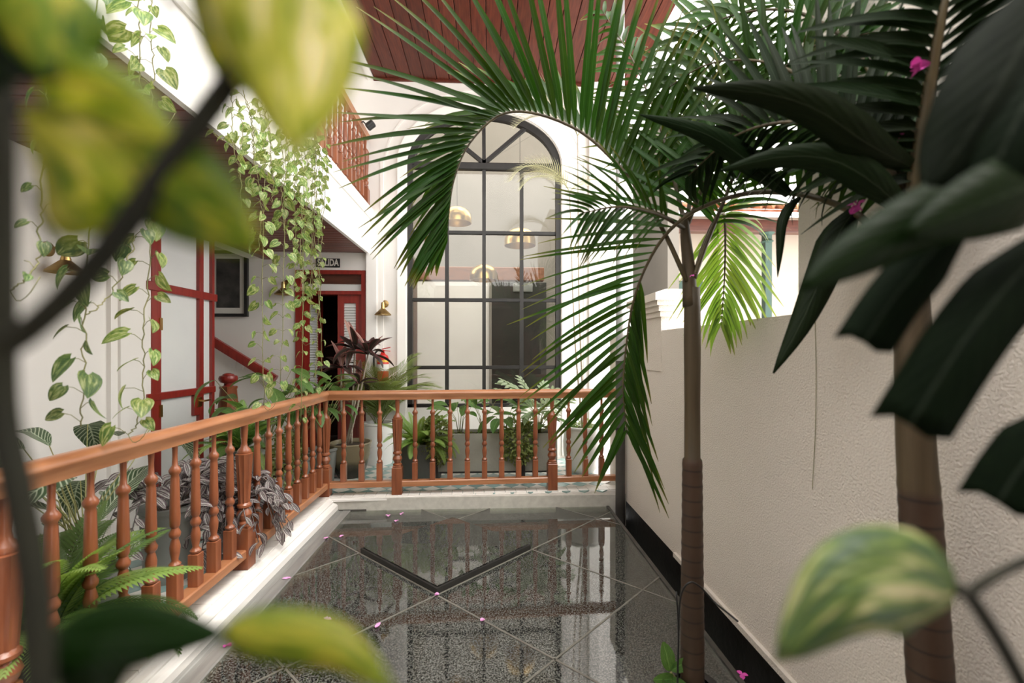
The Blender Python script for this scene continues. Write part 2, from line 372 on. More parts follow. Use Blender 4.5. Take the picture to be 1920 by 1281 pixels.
b.box(wr+.34, wr+.46, YW-.07, YW, -.05, ZCE)
struct('wall_back', b.build('wall_back', M['white']), 'white plaster far wall with the arched window and exit door')
# left wall
y0d, y1d = 3.76, 4.60
zdt = 2.42
b = MB(); b.box(XL-.2, XL, -1, y0d, -.3, ZCE+.3); b.box(XL-.2, XL, y0d, y1d, zdt, ZCE+.3); b.box(XL-.2, XL, y1d, YW, ZS-.08, ZCE+.3)
b.box(XL, XL+.05, 3.40, 3.62, 0, ZS); b.box(XL, XL+.03, 3.34, 3.40, 0, ZS)
b.box(-4.3, XL, -1, -.9, -.3, 5)
struct('wall_left', b.build('wall_left', M['white']), 'white plaster corridor wall on the left with shallow pilaster')
b = MB(); b.box(-4.5, -4.3, 2, YW, -.3, 3.2); b.box(-4.3, XL-.2, 4.45, 4.6, -.3, 3.2); b.box(-4.3, XL-.2, 4.6, YW, 3.1, 3.2)
struct('wall_stair', b.build('wall_stair', M['white']), 'white walls of the stair alcove behind the glazed screen')
# behind the glazed screen: a plain room
b = MB(); b.box(-4.3, XL-.2, 2.0, 2.1, -.3, 3); b.box(-4.3, XL-.2, 2, 4.5, 2.9, 3)
struct('wall_store', b.build('wall_store', M['white']), 'white wall of the room behind the frosted screen')
# right wall with taller near part, end pier with moulded cap
YH = PX(1497, 500, XR).y; YP0 = PX(1241, 600, XR).y; YP1 = PX(1196, 600, XR).y; ZR = 1.46
b = MB(); b.box(XR, XR+.22, YH, 4.7, -.07, ZR); b.box(XR, XR+.22, -.6, YH, -.07, 4.3); b.box(XR-.02, XR, YH-1.6, YP0-.25, -.075, -.045)
b.box(XR-.006, XR+.5, YP0, YP1, ZR-.3, ZR+.13)
for (z0, z1, g) in ((.10, .14, .02), (.14, .18, .035), (.18, .215, .055), (.215, .27, .075)): b.box(XR-g, XR+.5+g, YP0-g, YP1+g, ZR+z0, ZR+z1)
tp = ZR+.27
b.add([(XR-.07, YP0-.07, tp), (XR+.57, YP0-.07, tp), (XR+.57, YP1+.07, tp), (XR-.07, YP1+.07, tp), (XR+.05, YP0+.05, tp+.04), (XR+.45, YP0+.05, tp+.04), (XR+.45, YP1-.05, tp+.04), (XR+.05, YP1-.05, tp+.04)], [(0, 1, 5, 4), (1, 2, 6, 5), (2, 3, 7, 6), (3, 0, 4, 7), (4, 5, 6, 7)])
struct('wall_right', b.build('wall_right', M['stucco']), 'rough beige stucco boundary wall with moulded pier cap on the right')
b = MB(); b.box(XR+.03, XR+.22, -.6, 4.7, -2.9, -.07); b.box(1.085, 1.10, -.6, 4.1, -.35, ZG-.012)  # near-black strip below the stucco and along the glass edge
struct('trim_1', b.build('trim_1', M['black_band']), 'black band below the stucco wall', 'band')
b = MB(); b.box(-3, 1.6, -1.5, -1.3, -3, ZU)  # unseen wall added behind the camera, dark to keep bounce off the foreground
struct('wall_light_block', b.build('wall_light_block', M['darkwood']), 'unseen dark wall added behind the view to cut light on the foreground')
b = MB(); b.box(-3, 1.6, -1.3, -.6, ZS, ZU)  # unseen roof slab added behind the eye to darken nearby leaves
struct('ceiling_light_block', b.build('ceiling_light_block', M['plankx']), 'unseen low roof added behind the view to shade the foreground', 'ceiling')
# upper slab with nosing mouldings, high white ceiling strip
b = MB(); b.box(XL, XB-.03, -1, YW, ZS+.03, ZU-.02)
pr = [(0, 0), (0, .42), (-.015, .42), (-.03, .44), (-.045, .50), (-.045, .522), (.03, .522), (.03, 0)]
b.add([(XB-p[0]*1.0, y, ZS+p[1]) for y in (-1, YW) for p in pr], [(i, (i+1) % 8, 8+(i+1) % 8, 8+i) for i in range(8)] + [tuple(range(8)), tuple(range(15, 7, -1))])
b.box(XL, XB-.02, -1, YW, ZCE+.02, ZCE+.2); b.box(XB-.02, XB+.05, -1, YW, ZCE-.02, ZCE+.2)
struct('trim_2', b.build('trim_2', M['trimwhite']), 'white upper balcony slab edge with stepped nosing', 'slab')
# soffit of mahogany planks (across) and high ceiling planks (along)
cs = struct('ceiling_soffit', MB().box(XL, XB-.005, -.2, YW, ZS+.012, ZS+.03).build('soffit_backing', M['darkwood']), 'dark mahogany plank soffit below the upper balcony', 'ceiling')
pk = MB().box(XL+.002, XB-.012, -.046, .046, 0, .018, .004).build('plank', M['plankx'])
y = .3
while y < YW-.05: part('plank', pk, cs, T(0, y, ZS-.004)); y += .0985
part('fascia_board', MB().box(XL-.02, XL+.07, y1d, YW-.002, ZS-.09, ZS+.0).build('fascia_board', M['plankx']), cs)
part('edge_bead', MB().box(XB-.03, XB+.004, -.2, YW-.002, ZS-.012, ZS+.012).build('edge_bead', M['trimwhite']), cs)
ch = struct('ceiling', MB().box(XB+.05, XE, 2.8, YW-.002, ZCE+.014, ZCE+.06).build('ceiling_backing', M['darkwood']), 'red mahogany plank ceiling high above the terrace', 'ceiling')
NP = 21; pw = (XE-XB-.06)/NP
pk = MB().box(-pw/2+.0035, pw/2-.0035, 2.8, YW-.004, 0, .018, .004).build('plank', M['plank'])
for i in range(NP): part('plank', pk, ch, T(XB+.055+pw*(i+.5), 0, ZCE-.004))
part('cornice', MB().box(XB+.05, XE, YW-.03, YW-.003, ZCE-.03, ZCE-.005).build('cornice', M['plank']), ch)
# terrace slab, kerb, lower room
KY = RY-.075
b = MB(); b.box(XL-1.6, RX+.05, -.6, YW, -.30, -.012); b.box(RX+.05, 1.25, RY-.05, YW, -.30, -.012)
fl = struct('floor', b.build('floor_slab', M['grout']), 'teal and white diamond tiled terrace floor', 'floor')
tl = [MB().prism([(-.0815, 0), (0, -.0815), (.0815, 0), (0, .0815)], -.012, 0).build('tile', M[m]) for m in ('teal', 'tilew')]
cand = []
for i in range(-36, 40):
    for j in range(0, 70):
        x = RX + .0845*i; yy = .9 + .0845*j
        if (i+j) % 2: continue
        if not (-2.62 < x < 1.16 and yy < YW-.08): continue
        if x > RX-.03 and yy < RY+.06: continue
        d = math.hypot(x, yy); hid = (x < -1.75 and yy < 1.5)
        cand.append((d + (50 if hid else 0) + (1.2 if x < -2.1 else 0), x, yy, (j % 2)))
cand.sort()
rest = MB(), MB()
for k, (d, x, yy, c) in enumerate(cand):
    if k < 300: part('tile', tl[c], fl, T(x, yy, .0))
    else: rest[c].prism([(x-.0815, yy), (x, yy-.0815), (x+.0815, yy), (x, yy+.0815)], -.012, 0)
for c, m in ((0, 'teal'), (1, 'tilew')): part('far_tiles', rest[c].build('far_tiles', M[m]), fl, kind='stuff')
FS = .045   # the far run stands slightly turned
def FY(x): return RY + (x-RX)*FS
kb = MB()
kp = [(-.11, -.30), (-.11, .0), (.055, .0), (.075, -.006), (.075, -.022), (.055, -.03), (.05, -.045), (.04, -.05), (.04, -.30)]
kp2 = [(-.11, -.30), (-.11, .0), (.055, .0), (.062, -.004), (.085, -.012), (.092, -.022), (.09, -.034), (.11, -.042), (.125, -.06), (.128, -.30)]
kb.sweep([(p[0], p[1]-.010) for p in kp2], [(RX, -.6, 0), (RX, RY-.03, 0)]); kb.sweep([(p[0], p[1]-.011) for p in kp], [(RX-.1, FY(RX-.1), 0), (1.24, FY(1.24), 0)])
ke = struct('trim_3', kb.build('kerb', M['trimwhite']), 'white kerb with rounded nosing around the skylight', 'kerb')
lt = MB().box(-.075, .045, -.0475, .0475, -.011, .002, .0015).build('ledge_tile', M['ledge'])
yy = .7
while yy < RY-.03: part('ledge_tile', lt, ke, T(RX+.005, yy, 0)); yy += .0985
xx = RX+.10; rz = Matrix.Rotation(math.pi/2+math.atan(FS), 4, 'Z')
while xx < 1.2: part('ledge_tile', lt, ke, T(xx, FY(xx)-.005, 0) @ Matrix.Rotation(math.atan(FS)-math.pi/2, 4, 'Z')); xx += .0985
b = MB(); b.box(-3.5, 1.3, -2, 7, -2.95, -2.9); b.box(-1.45, -1.40, -.6, 4.2, -2.9, -.31); b.box(-1.45, 1.3, 4.3, 4.35, -2.9, -.31)
struct('floor_lower', b.build('floor_lower', M['under']), 'dim lower storey seen through the glass skylight', 'floor')
# ---------------------------------------------------------------- skylight
gx0, gx1, gy0 = RX+.235, 1.075, .55
def clip(poly):
    def cut(P, fn):
        o = []
        for i in range(len(P)):
            a, c = P[i], P[(i+1) % len(P)]; fa, fc = fn(a), fn(c)
            if fa >= 0: o.append(a)
            if (fa >= 0) != (fc >= 0): t = fa/(fa-fc); o.append((a[0]+(c[0]-a[0])*t, a[1]+(c[1]-a[1])*t))
        return o
    for fn in (lambda p: p[0]-gx0, lambda p: gx1-p[0], lambda p: p[1]-gy0, lambda p: FY(p[0])-.075-p[1]):
        if poly: poly = cut(poly, fn)
    return poly
sk = thing('skylight', 'wet glass skylight of diamond panes set into the courtyard floor', 'skylight', (0, 2.5, ZG))
CX, CY, HX, HY = -.312, 3.265, .612, .585
bars = []
for i in range(-4, 5):
    for j in range(-6, 4):
        if (i+j) % 2: continue
        cx, cy = CX+HX*i, CY+HY*j; g = 1-.014
        hatch = (i == 0 and j == 0)
        po = clip([(cx-HX*g, cy), (cx, cy-HY*g), (cx+HX*g, cy), (cx, cy+HY*g)])
        if len(po) < 3: continue
        if hatch:
            h = part('hatch', MB().prism([(cx-HX*g, cy), (cx, cy-HY*g), (cx+HX*g, cy), (cx, cy+HY*g)], ZG-.01, ZG+.034).build('hatch_frame', M['iron']), sk, label='raised black framed hatch')
            g = .955; part('pane', MB().prism([(cx-HX*g, cy), (cx, cy-HY*g), (cx+HX*g, cy), (cx, cy+HY*g)], ZG+.0345, ZG+.042).build('pane', M['skyglass']), h)
        else: part('pane', MB().prism(po, ZG-.010, ZG).build('pane', M['skyglass']), sk)
        for (dx, dy) in ((-1, 1), (1, 1)):     # bars along the two lower edges of each cell
            a = (cx, cy-HY); c = (cx+dx*HX, cy)
            q = clip([(a[0]-.0005, a[1]), (a[0]+.0005, a[1]), (c[0]+.0005, c[1]), (c[0]-.0005, c[1])])
            if len(q) >= 3:
                q.sort(key=lambda p: p[1]); p0, p1 = q[0], q[-1]
                if math.dist(p0, p1) > .05: part('glazing_bar', MB().obox((*p0, ZG-.028), (*p1, ZG-.028), .045, .03).obox((*p0, ZG-.005), (*p1, ZG-.005), .010, .014, mi=1).build('glazing_bar', [M['bar'], M['seal']]), sk)
b = MB(); b.sweep([(-.0, -.03), (.115, -.03), (.115, .003), (.108, .006), (.05, .006), (.045, .002), (.02, .002), (.015, .006), (.0, .012)], [(RX+.125, -.2, ZG), (RX+.125, FY(RX)-.045, ZG)])
part('edge_frame', b.build('edge_frame', M['steel']), sk, label='grey steel edge strip')
b = MB(); b.obox((RX+.05, FY(RX)-.05, ZG-.005), (1.08, FY(1.08)-.05, ZG-.005), .03, .03); part('edge_frame', b.build('edge_frame', M['bar']), sk)
b = MB(); b.obox((1.08, -.2, ZG-.008), (1.08, 4.22, ZG-.008), .025, .03); part('edge_frame', b.build('edge_frame', M['bar']), sk)

# ---------------------------------------------------------------- balustrades
ZH = .95
bal = MB(); bal.box(-.024, .024, -.024, .024, 0, .165, .003)
bal.lathe([(.012, .163), (.024, .170), (.026, .180), (.018, .190), (.014, .198), (.021, .235), (.0225, .262), (.018, .285), (.014, .300), (.023, .312), (.025, .325), (.018, .340), (.015, .350), (.021, .362), (.0225, .40), (.018, .585), (.0165, .60), (.024, .612), (.0255, .624), (.019, .636), (.012, .645), (.0105, .69), (.013, .76)], 12)
BAL = bal.build('baluster', M['rail'], True)
po = MB(); po.box(-.045, .045, -.045, .045, -.115, .135, .006); po.box(-.038, .038, -.038, .038, .135, .150, .004)
po.lathe([(.03, .148), (.040, .152), (.040, .162), (.026, .172), (.036, .19), (.043, .21), (.036, .23), (.026, .245), (.040, .256), (.040, .268), (.033, .275), (.032, .28), (.048, .56), (.048, .575), (.038, .578), (.040, .585), (.034, .60), (.020, .615), (.016, .64), (.020, .70), (.021, .76)], 20, flute=(.278, .565, .82))
POST = po.build('post', M['rail'], True)
HP = [(-.045, .0), (-.045, -.008), (-.030, -.028), (-.030, -.058), (.030, -.058), (.030, -.028), (.045, -.008), (.045, 0), (.036, .016), (.016, .026), (-.016, .026), (-.036, .016)]
HP = [(a, c-.026) for a, c in HP]
def hrail(parent, path, m='railx'):
    part('handrail', MB().sweep(HP, path).build('handrail', M[m], True), parent)
rl = thing('balustrade', 'varnished turned wood balustrade bordering the skylight and tiled terrace', 'railing', (RX, RY, 0))
mid = Vector((RX, RY, ZH))
hrail(rl, [(RX, .95, ZH), (RX, RY+.0, ZH), (RX+.001, RY+.001, ZH)][:2]); hrail(rl, [(RX-.03, FY(RX-.03), ZH), (1.20, FY(1.20), ZH)])
BR = [(-.036, .075), (.036, .075), (.036, .118), (.030, .125), (-.030, .125), (-.036, .118)]
part('bottom_rail', MB().sweep(BR, [(RX, .95, 0), (RX, RY-.045, 0)]).build('bottom_rail', M['railx']), rl)
part('bottom_rail', MB().sweep(BR, [(RX+.045, FY(RX+.045), 0), (1.20, FY(1.20), 0)]).build('bottom_rail', M['railx']), rl)
ys = 4.19-(4.19-1.465)/18*0
step = (RY-1.465)/18
for k in range(0, 22):
    y = RY - step*k
    part('post', POST, rl, T(RX, y, .115)) if k in (0, 9, 18) else part('baluster', BAL, rl, T(RX, y, .124))
RZ = Matrix.Rotation(math.atan(FS), 4, 'Z')
sx = (.585-RX)/13
for k in range(1, 18):
    x = RX + sx*k
    if x > 1.17: break
    part('post', POST, rl, T(x, FY(x), .115) @ RZ) if k in (4, 13) else part('baluster', BAL, rl, T(x, FY(x), .124) @ RZ)
XU = -1.50
ru = thing('balustrade', 'upper balcony wooden balustrade above the white slab edge', 'railing', (XU, 5.4, ZU))
ZT = ZU+.93
hrail(ru, [(XU, .6, ZT), (XU, YW-.005, ZT)])
part('bottom_rail', MB().sweep([(a, c-.07) for a, c in BR], [(XU, .6, ZU), (XU, YW-.05, ZU)]).build('bottom_rail', M['railx']), ru)
k = 0; y = YW-.06
while y > 2.6:
    if k % 10 == 0: part('post', POST, ru, T(XU, y, ZU+.105))
    else: part('baluster', BAL, ru, T(XU, y, ZU+.105))
    y -= step; k += 1
# ---------------------------------------------------------------- arched window
win = tag(part('window_1', MB().box(wl, wr, YW+.03, YW+.10, ztr-.045, ztr+.045, .01).build('transom', M['iron'])), 'tall arched window with black iron glazing bars in far wall', 'window', None, 'structure')
b = MB(); b.box(wl, wl+.06, YW+.02, YW+.1, zsill, ztr); part('window_frame', b.build('window_frame', M['iron']), win)
b = MB(); b.box(wr-.06, wr, YW+.02, YW+.1, zsill, ztr); part('window_frame', b.build('window_frame', M['iron']), win)
b = MB(); b.box(wl, wr, YW+.02, YW+.1, zsill, zsill+.04); part('window_sill', b.build('window_sill', M['iron']), win)
apath = [Vector((x, YW+.06, z)) for x, z in arch(32, -.04)]
part('arch_frame', MB().sweep([(-.04, -.04), (.04, -.04), (.04, .04), (-.04, .04)], apath, up=(0, -1, 0)).build('arch_frame', M['iron']), win)
vx = [PY(u, 500, YW+.06).x for u in (838, 907.6, 978)]
hz = [PY(907, v, YW+.06).z for v in (437, 563, 689)]
for x in vx: part('mullion', MB().box(x-.022, x+.022, YW+.035, YW+.095, zsill+.04, ztr-.045, .006).build('mullion', M['iron']), win)
for z in hz: part('glazing_bar', MB().box(wl+.06, wr-.06, YW+.04, YW+.09, z-.022, z+.022, .006).build('glazing_bar', M['iron']), win)
hub = Vector((vx[1], YW+.06, ztr+.04))
for (u, v) in ((907, 216), (822, 237), (990, 237)):
    p = PY(u, v, YW+.06); part('fan_bar', MB().obox(hub, p, .045, .05, up=(0, -1, 0)).build('fan_bar', M['iron']), win)
xs = [wl+.06]+vx+[wr-.06]; zs = [ztr-.045]+hz+[zsill+.04]
for i in range(4):
    for j in range(4): part('pane', MB().box(xs[i], xs[i+1], YW+.062, YW+.068, zs[j+1], zs[j]).build('pane', M['pane']), win)
ap = [(x, z) for x, z in arch(24, -.05)]
for a0, a1 in ((0, 6), (6, 12), (12, 18), (18, 24)):
    pts = [(hub.x, hub.z)] + ap[a0:a1+1]; n = len(pts)
    v = [(x, yy, z) for yy in (YW+.062, YW+.068) for x, z in pts]
    part('pane', MB().add(v, [tuple(range(n)), tuple(range(2*n-1, n-1, -1))] + [(i, n+i, n+(i+1) % n, (i+1) % n) for i in range(n)]).build('pane', M['pane']), win)
# interior seen through the window
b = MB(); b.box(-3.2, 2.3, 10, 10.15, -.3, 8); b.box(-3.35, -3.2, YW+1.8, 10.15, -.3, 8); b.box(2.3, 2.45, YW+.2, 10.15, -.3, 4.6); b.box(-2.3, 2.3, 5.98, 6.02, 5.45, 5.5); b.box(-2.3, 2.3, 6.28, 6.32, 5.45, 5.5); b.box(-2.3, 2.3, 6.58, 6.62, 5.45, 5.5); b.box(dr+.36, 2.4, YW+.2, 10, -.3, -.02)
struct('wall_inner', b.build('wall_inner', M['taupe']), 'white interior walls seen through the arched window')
b = MB(); p0, p1 = PY(690, 527, 7.8), PY(917, 760, 7.8); b.box(p0.x-.6, p1.x, 7.8, 8.0, 0, p0.z)
solo('partition', b.build('partition', M['trimwhite']), 'plain white partition behind the lower window panes', 'partition')
p0, p1 = PY(690, 499, 7.8), PY(1020, 527, 7.8); b = MB(); b.box(p0.x-.6, p1.x, 7.78, 8.02, p1.z, p0.z, .01)
solo('lintel_beam', b.build('lintel_beam', M['copper']), 'copper brown beam across the room behind the window', 'beam')
p0, p1 = PY(922, 529, 7.75), PY(1024, 760, 7.75); b = MB(); b.box(p0.x, p1.x, 7.72, 7.9, 0, p0.z, .008); b.box(p0.x+.03, p1.x-.03, 7.715, 7.72, .1, p0.z-.32)
solo('stone_panel', b.build('stone_panel', M['stone']), 'tall black stone panel behind lower right panes', 'panel')
p0, p1 = PY(962, 532, 7.7), PY(998, 548, 7.7); b = MB(); b.box(p0.x, p1.x, 7.64, 7.71, p1.z, p0.z, .005); b.box(p0.x+.02, p1.x-.02, 7.635, 7.64, p1.z+.02, p0.z-.02)
solo('oven_unit', b.build('oven_unit', M['greypot']), 'small grey appliance front on the black panel', 'appliance')
dome = [(.006, .0), (.05, -.005), (.10, -.022), (.145, -.055), (.17, -.10), (.178, -.15), (.178, -.20), (.170, -.20), (.168, -.15), (.16, -.10), (.135, -.06), (.09, -.03), (.004, -.012)]
for (u, v, y, s, lab) in ((857, 388, 6.3, 1.12, 'brass dome pendant nearest the left panes behind palm frond'), (975, 428, 6.6, 1.28, 'brass dome pendant partly hidden behind right window bars'), (907, 496, 6.0, 1.05, 'lowest brass dome pendant at centre of arched window')):
    p = PY(u, v, y); t = thing('pendant_lamp', lab, 'lamp', p, 'brass dome pendants behind the window')
    part('shade', MB().lathe([(r*s, z*s) for r, z in dome], 32, cap=False).build('shade', M['brass'], True), t, T(p))
    part('cord', MB().tube([p, (p.x, p.y, 5.46)], .004, 6).build('cord', M['black']), t)
    part('bulb', MB().lathe([(.002, -.05), (.014, -.06), (.016, -.09), (.03, -.115), (.03, -.14), (.002, -.17)], 12).build('bulb', M['bulb'], True), t, T(p))
# ---------------------------------------------------------------- exit door
dt = PY(620, 548, YW).z
door = tag(part('door_1', MB().box(dl, dl+.06, YW-.02, YW+.16, 0, dz, .005).box(dr-.05, dr, YW-.02, YW+.16, 0, dz, .005).box(dl+.06, dr-.05, YW-.02, YW+.16, dt-.03, dt+.015, .004).box(dl+.06, dr-.05, YW-.02, YW+.16, dz-.05, dz, .004).build('door_frame', M['red'])), 'red wooden exit door standing ajar under transom light', 'door', None, 'structure')
part('transom_pane', MB().box(dl+.06, dr-.05, YW+.04, YW+.05, dt+.015, dz-.16).build('transom_pane', M['frost']), door)
part('transom_blind', MB().box(dl+.06, dr-.05, YW+.03, YW+.055, dz-.16, dz-.05).build('transom_blind', M['darkwood']), door)
def leafdoor(x0, x1, y, M_=None, ang=0):
    b = MB(); h = dt-.03
    b.box(0, .075, 0, .04, 0, h, .004); b.box(x1-x0-.075, x1-x0, 0, .04, 0, h, .004)
    for z0, z1 in ((0, .16), (.72, .82), (h-.11, h)): b.box(.075, x1-x0-.075, 0, .04, z0, z1, .004)
    b.box(.075, x1-x0-.075, .015, .025, .16, .72)
    Mx = T(x0, y, 0.01) @ Matrix.Rotation(ang, 4, 'Z')
    o = part('door_leaf', b.build('door_leaf', M['red']), door, Mx)
    lo = MB(); z = .84
    while z < h-.13: lo.add([(.075, .008, z), (x1-x0-.075, .008, z), (x1-x0-.075, .03, z+.03), (.075, .03, z+.03)], [(0, 1, 2, 3)]); z += .032
    lo.box(.075, x1-x0-.075, .024, .03, .82, h-.11)
    q = link(bpy.data.objects.new('louvre', lo.build('louvre', M['frost']))); q.parent = o; W[q] = Vector()
xd = PY(632, 600, YW).x
leafdoor(xd, dr-.05, YW+.02)
leafdoor(dl+.06, dl+.06+(dr-.05-xd), YW+.12, ang=math.radians(66))
b = MB(); b.box(dl-.3, dr+.3, YW+1.6, YW+1.7, 0, 2.6); b.box(dl-.32, dl-.22, YW+.2, YW+1.7, 0, 2.6); b.box(dr+.25, dr+.35, YW+.2, YW+1.7, 0, 2.6); b.box(dl-.3, dr+.35, YW+.2, YW+1.7, 2.6, 2.7); b.box(dl-.3, dr+.35, YW, YW+1.7, -.1, -.005)
struct('wall_passage', b.build('wall_passage', M['darkwood']), 'dark passage behind the open exit door')
# sign
s0, s1 = PY(593, 484.5, YW-.012), PY(637, 501.5, YW-.012)
sg = thing('exit_sign', 'small black SALIDA exit sign above the red door', 'sign', (s0.x, YW-.012, s1.z))
part('sign_plate', MB().box(s0.x, s1.x, YW-.012, YW-.002, s1.z, s0.z).build('sign_plate', M['black']), sg)
def text(name, body, size, mat, parent, Mx):
    cu = bpy.data.curves.new(name, 'FONT'); cu.body = body; cu.size = size; cu.align_x = 'CENTER'; cu.align_y = 'CENTER'; cu.extrude = .0008; cu.offset = .003*size/.1
    o = bpy.data.objects.new(name, cu); COL.objects.link(o); dg = bpy.context.evaluated_depsgraph_get(); dg.update()
    me = bpy.data.meshes.new_from_object(o.evaluated_get(dg)); bpy.data.objects.remove(o); me.materials.clear(); me.materials.append(mat)
    return part(name, me, parent, Mx)
text('lettering', 'SALIDA', .112, M['paper'], sg, T((s0.x+s1.x)/2, YW-.0135, (s0.z+s1.z)/2) @ Matrix.Rotation(math.pi/2, 4, 'X') @ Matrix.Diagonal((.68, 1, 1, 1)))
# ---------------------------------------------------------------- glazed red screen in left wall
scn = tag(part('door_2', MB().box(XL-.06, XL+.01, y0d, y0d+.10, 0, zdt, .005).build('jamb', M['red'])), 'red framed door of frosted glass in the corridor wall', 'door', None, 'structure')
def rb(nm, y0, y1, z0, z1, d=.01, m='red'): return part(nm, MB().box(XL-.05, XL+d, y0, y1, z0, z1, .004).build(nm, M[m]), scn)
y2, y3 = PX(376, 600, XL).y, PX(398, 600, XL).y
zt_, zl_ = PX(294, 538, XL).z, PX(294, 744, XL).z
rb('stile', y2-.03, y2+.03, 0, zdt); rb('stile', y3-.015, y3+.02, 0, zdt); rb('transom', y0d-.05, y3+.05, zt_-.035, zt_+.035, .02); rb('cross_rail', y0d-.05, y3+.03, zl_-.03, zl_+.03, .015); rb('bottom_rail', y0d, y3, 0, .12); rb('top_rail', y0d, y3, zdt-.05, zdt); rb('lock_block', y2-.1, y2-.03, zl_-.22, zl_-.03, .008)
for ya, yb in ((y0d+.1, y2-.03), (y2+.03, y3-.015)):
    for za, zb in ((.12, zl_-.03), (zl_+.03, zt_-.035), (zt_+.035, zdt-.05)): part('pane', MB().box(XL-.03, XL-.02, ya, yb, za, zb).build('pane', M['frost']), scn)
hp = PX(374, 754, XL+.012)
part('handle', MB().box(XL+.008, XL+.018, hp.y-.03, hp.y+.03, hp.z-.045, hp.z+.045, .003).tube([(XL+.018, hp.y, hp.z+.01), (XL+.055, hp.y, hp.z+.01), (XL+.058, hp.y+.09, hp.z+.012)], .009, 8).build('handle', M['brass'], True), scn, label='brass lever handle')
for z in (zl_-.12, zt_-.3): part('hinge', MB().box(XL+.01, XL+.02, y0d+.075, y0d+.105, z-.05, z+.05).build('hinge', M['brass']), scn)
# stair: picture, handrail, newel, switches
p0, p1 = PY(392, 470, YW-.02), PY(465, 594, YW-.02)
pc = thing('framed_picture', 'dark picture with white mount in black frame above stair', 'picture', ((p0.x+p1.x)/2, YW-.02, p1.z))
b = MB(); fw = .035
for q in ((p0.x, p1.x, p1.z, p1.z+fw), (p0.x, p1.x, p0.z-fw, p0.z), (p0.x, p0.x+fw, p1.z+fw, p0.z-fw), (p1.x-fw, p1.x, p1.z+fw, p0.z-fw)): b.box(q[0], q[1], YW-.045, YW-.002, q[2], q[3])
part('frame', b.build('frame', M['black']), pc)
part('mount', MB().box(p0.x+fw, p1.x-fw, YW-.02, YW-.002, p1.z+fw, p0.z-fw).build('mount', M['paper']), pc)
part('print', MB().box(p0.x+fw+.05, p1.x-fw-.06, YW-.024, YW-.02, p1.z+fw+.07, p0.z-fw-.06).build('print', pm('picture_print', (.012, .013, .016), (.09, .085, .08), 7, rough=.3, detail=8)), pc)
sh = thing('stair_handrail', 'red wooden handrail sloping down along the stair wall', 'handrail', PY(515, 712, YW-.08))
a, c = PY(380, 628, YW-.09), PY(516, 712, YW-.09)
part('rail', MB().sweep([(-.035, -.045), (.035, -.045), (.042, .015), (.025, .05), (-.025, .05), (-.042, .015)], [a, c]).build('rail', M['red'], True), sh)
for f in (.35, .85): q = a.lerp(c, f); part('bracket', MB().tube([q+Vector((0, .0, -.03)), q+Vector((0, .04, -.07)), q+Vector((0, .089, -.07))], .01, 6).build('bracket', M['oldbrass']), sh)
npz = PX(415, 700, XL-.05); ny = npz.y; k_ = 1.12
nw = thing('newel_post', 'stout red newel post with ball finial beside glazed door', 'newel', (XL+.02, ny, 0))
b = MB(); b.box(-.085, .085, -.085, .085, 0, .6, .006)
b.lathe([(.105, .6), (.075, .92), (.082, .93), (.082, .95)], 8, flute=(.5, .93, .93)); part('shaft', b.build('shaft', M['rail'], True), nw, T(XL+.02, ny, 0))
part('finial', MB().lathe([(.06, .945), (.04, .96), (.04, .98), (.07, .99), (.085, 1.01), (.088, 1.03), (.08, 1.055), (.055, 1.062), (.05, 1.072), (.02, 1.085)], 20).build('finial', M['red'], True), nw, T(XL+.02, ny, 0))
st = thing('staircase', 'white stair steps rising left behind the newel post', 'stairs', (-2.8, 5.1, 0))
for k in range(6): part('step', MB().box(-2.85-.26*(k+1), -2.85-.26*k, 4.62, YW-.001, 0.0, .175*(k+1), .004).build('step', M['trimwhite']), st)
sw0 = PY(430, 677, YW-.006)
for k, (du, lb) in enumerate(((0, 'left'), (14, 'right'))):
    p = PY(436+du, 686, YW-.006); t = thing('light_switch', ('left' if k == 0 else 'right')+' one of two pale switch plates below stair handrail', 'switch', p, 'switch plates on the stair wall')
    part('plate', MB().box(p.x-.035, p.x+.035, YW-.008, YW, p.z-.055, p.z+.055, .002).build('plate', M['trimwhite']), t)
    part('rocker', MB().box(p.x-.014, p.x+.014, YW-.012, YW-.008, p.z-.028, p.z+.028, .001).build('rocker', M['whitepot']), t)
# sconces: arm, socket, shade
def sconce(p, out, lab):
    t = thing('wall_sconce', lab, 'wall lamp', p, 'brass cone wall lamps'); o = Vector(out)
    side = o.cross(UP)
    Mr = frame(p, o, UP)
    part('wall_plate', MB().lathe([(.045, 0), (.045, .008), (.03, .016), (.012, .018)], 20).build('wall_plate', M['oldbrass'], True), t, T(p) @ o.to_track_quat('Z', 'Y').to_matrix().to_4x4())
    e = p + o*.11 + Vector((0, 0, -.01))
    part('arm', MB().tube([p, p+o*.07+Vector((0, 0, .012)), e+Vector((0, 0, .0))], .008, 8).build('arm', M['oldbrass'], True), t)
    part('socket', MB().lathe([(.006, .02), (.018, .015), (.021, -.01), (.024, -.02), (.021, -.035), (.026, -.05), (.026, -.062)], 16).tube([(.02, 0, -.02), (.045, 0, -.02)], .004, 6).build('socket', M['brass'], True), t, T(e))
    part('shade', MB().lathe([(.02, -.055), (.03, -.062), (.095, -.125), (.098, -.135), (.094, -.132), (.028, -.068)], 28, cap=False).build('shade', M['oldbrass'], True), t, T(e))
    part('bulb', MB().lathe([(.012, -.065), (.028, -.1), (.02, -.128), (.002, -.135)], 12).build('bulb', M['whitepot'], True), t, T(e))
sconce(PX(88, 467, XL), (1, 0, 0), 'brass cone wall lamp on the left corridor wall')
sconce(PY(539, 532, YW), (0, -1, 0), 'small dark cone wall lamp behind hanging vines left of exit door')
sconce(PY(722, 570, YW), (0, -1, 0), 'brass cone wall lamp above the fire extinguisher')
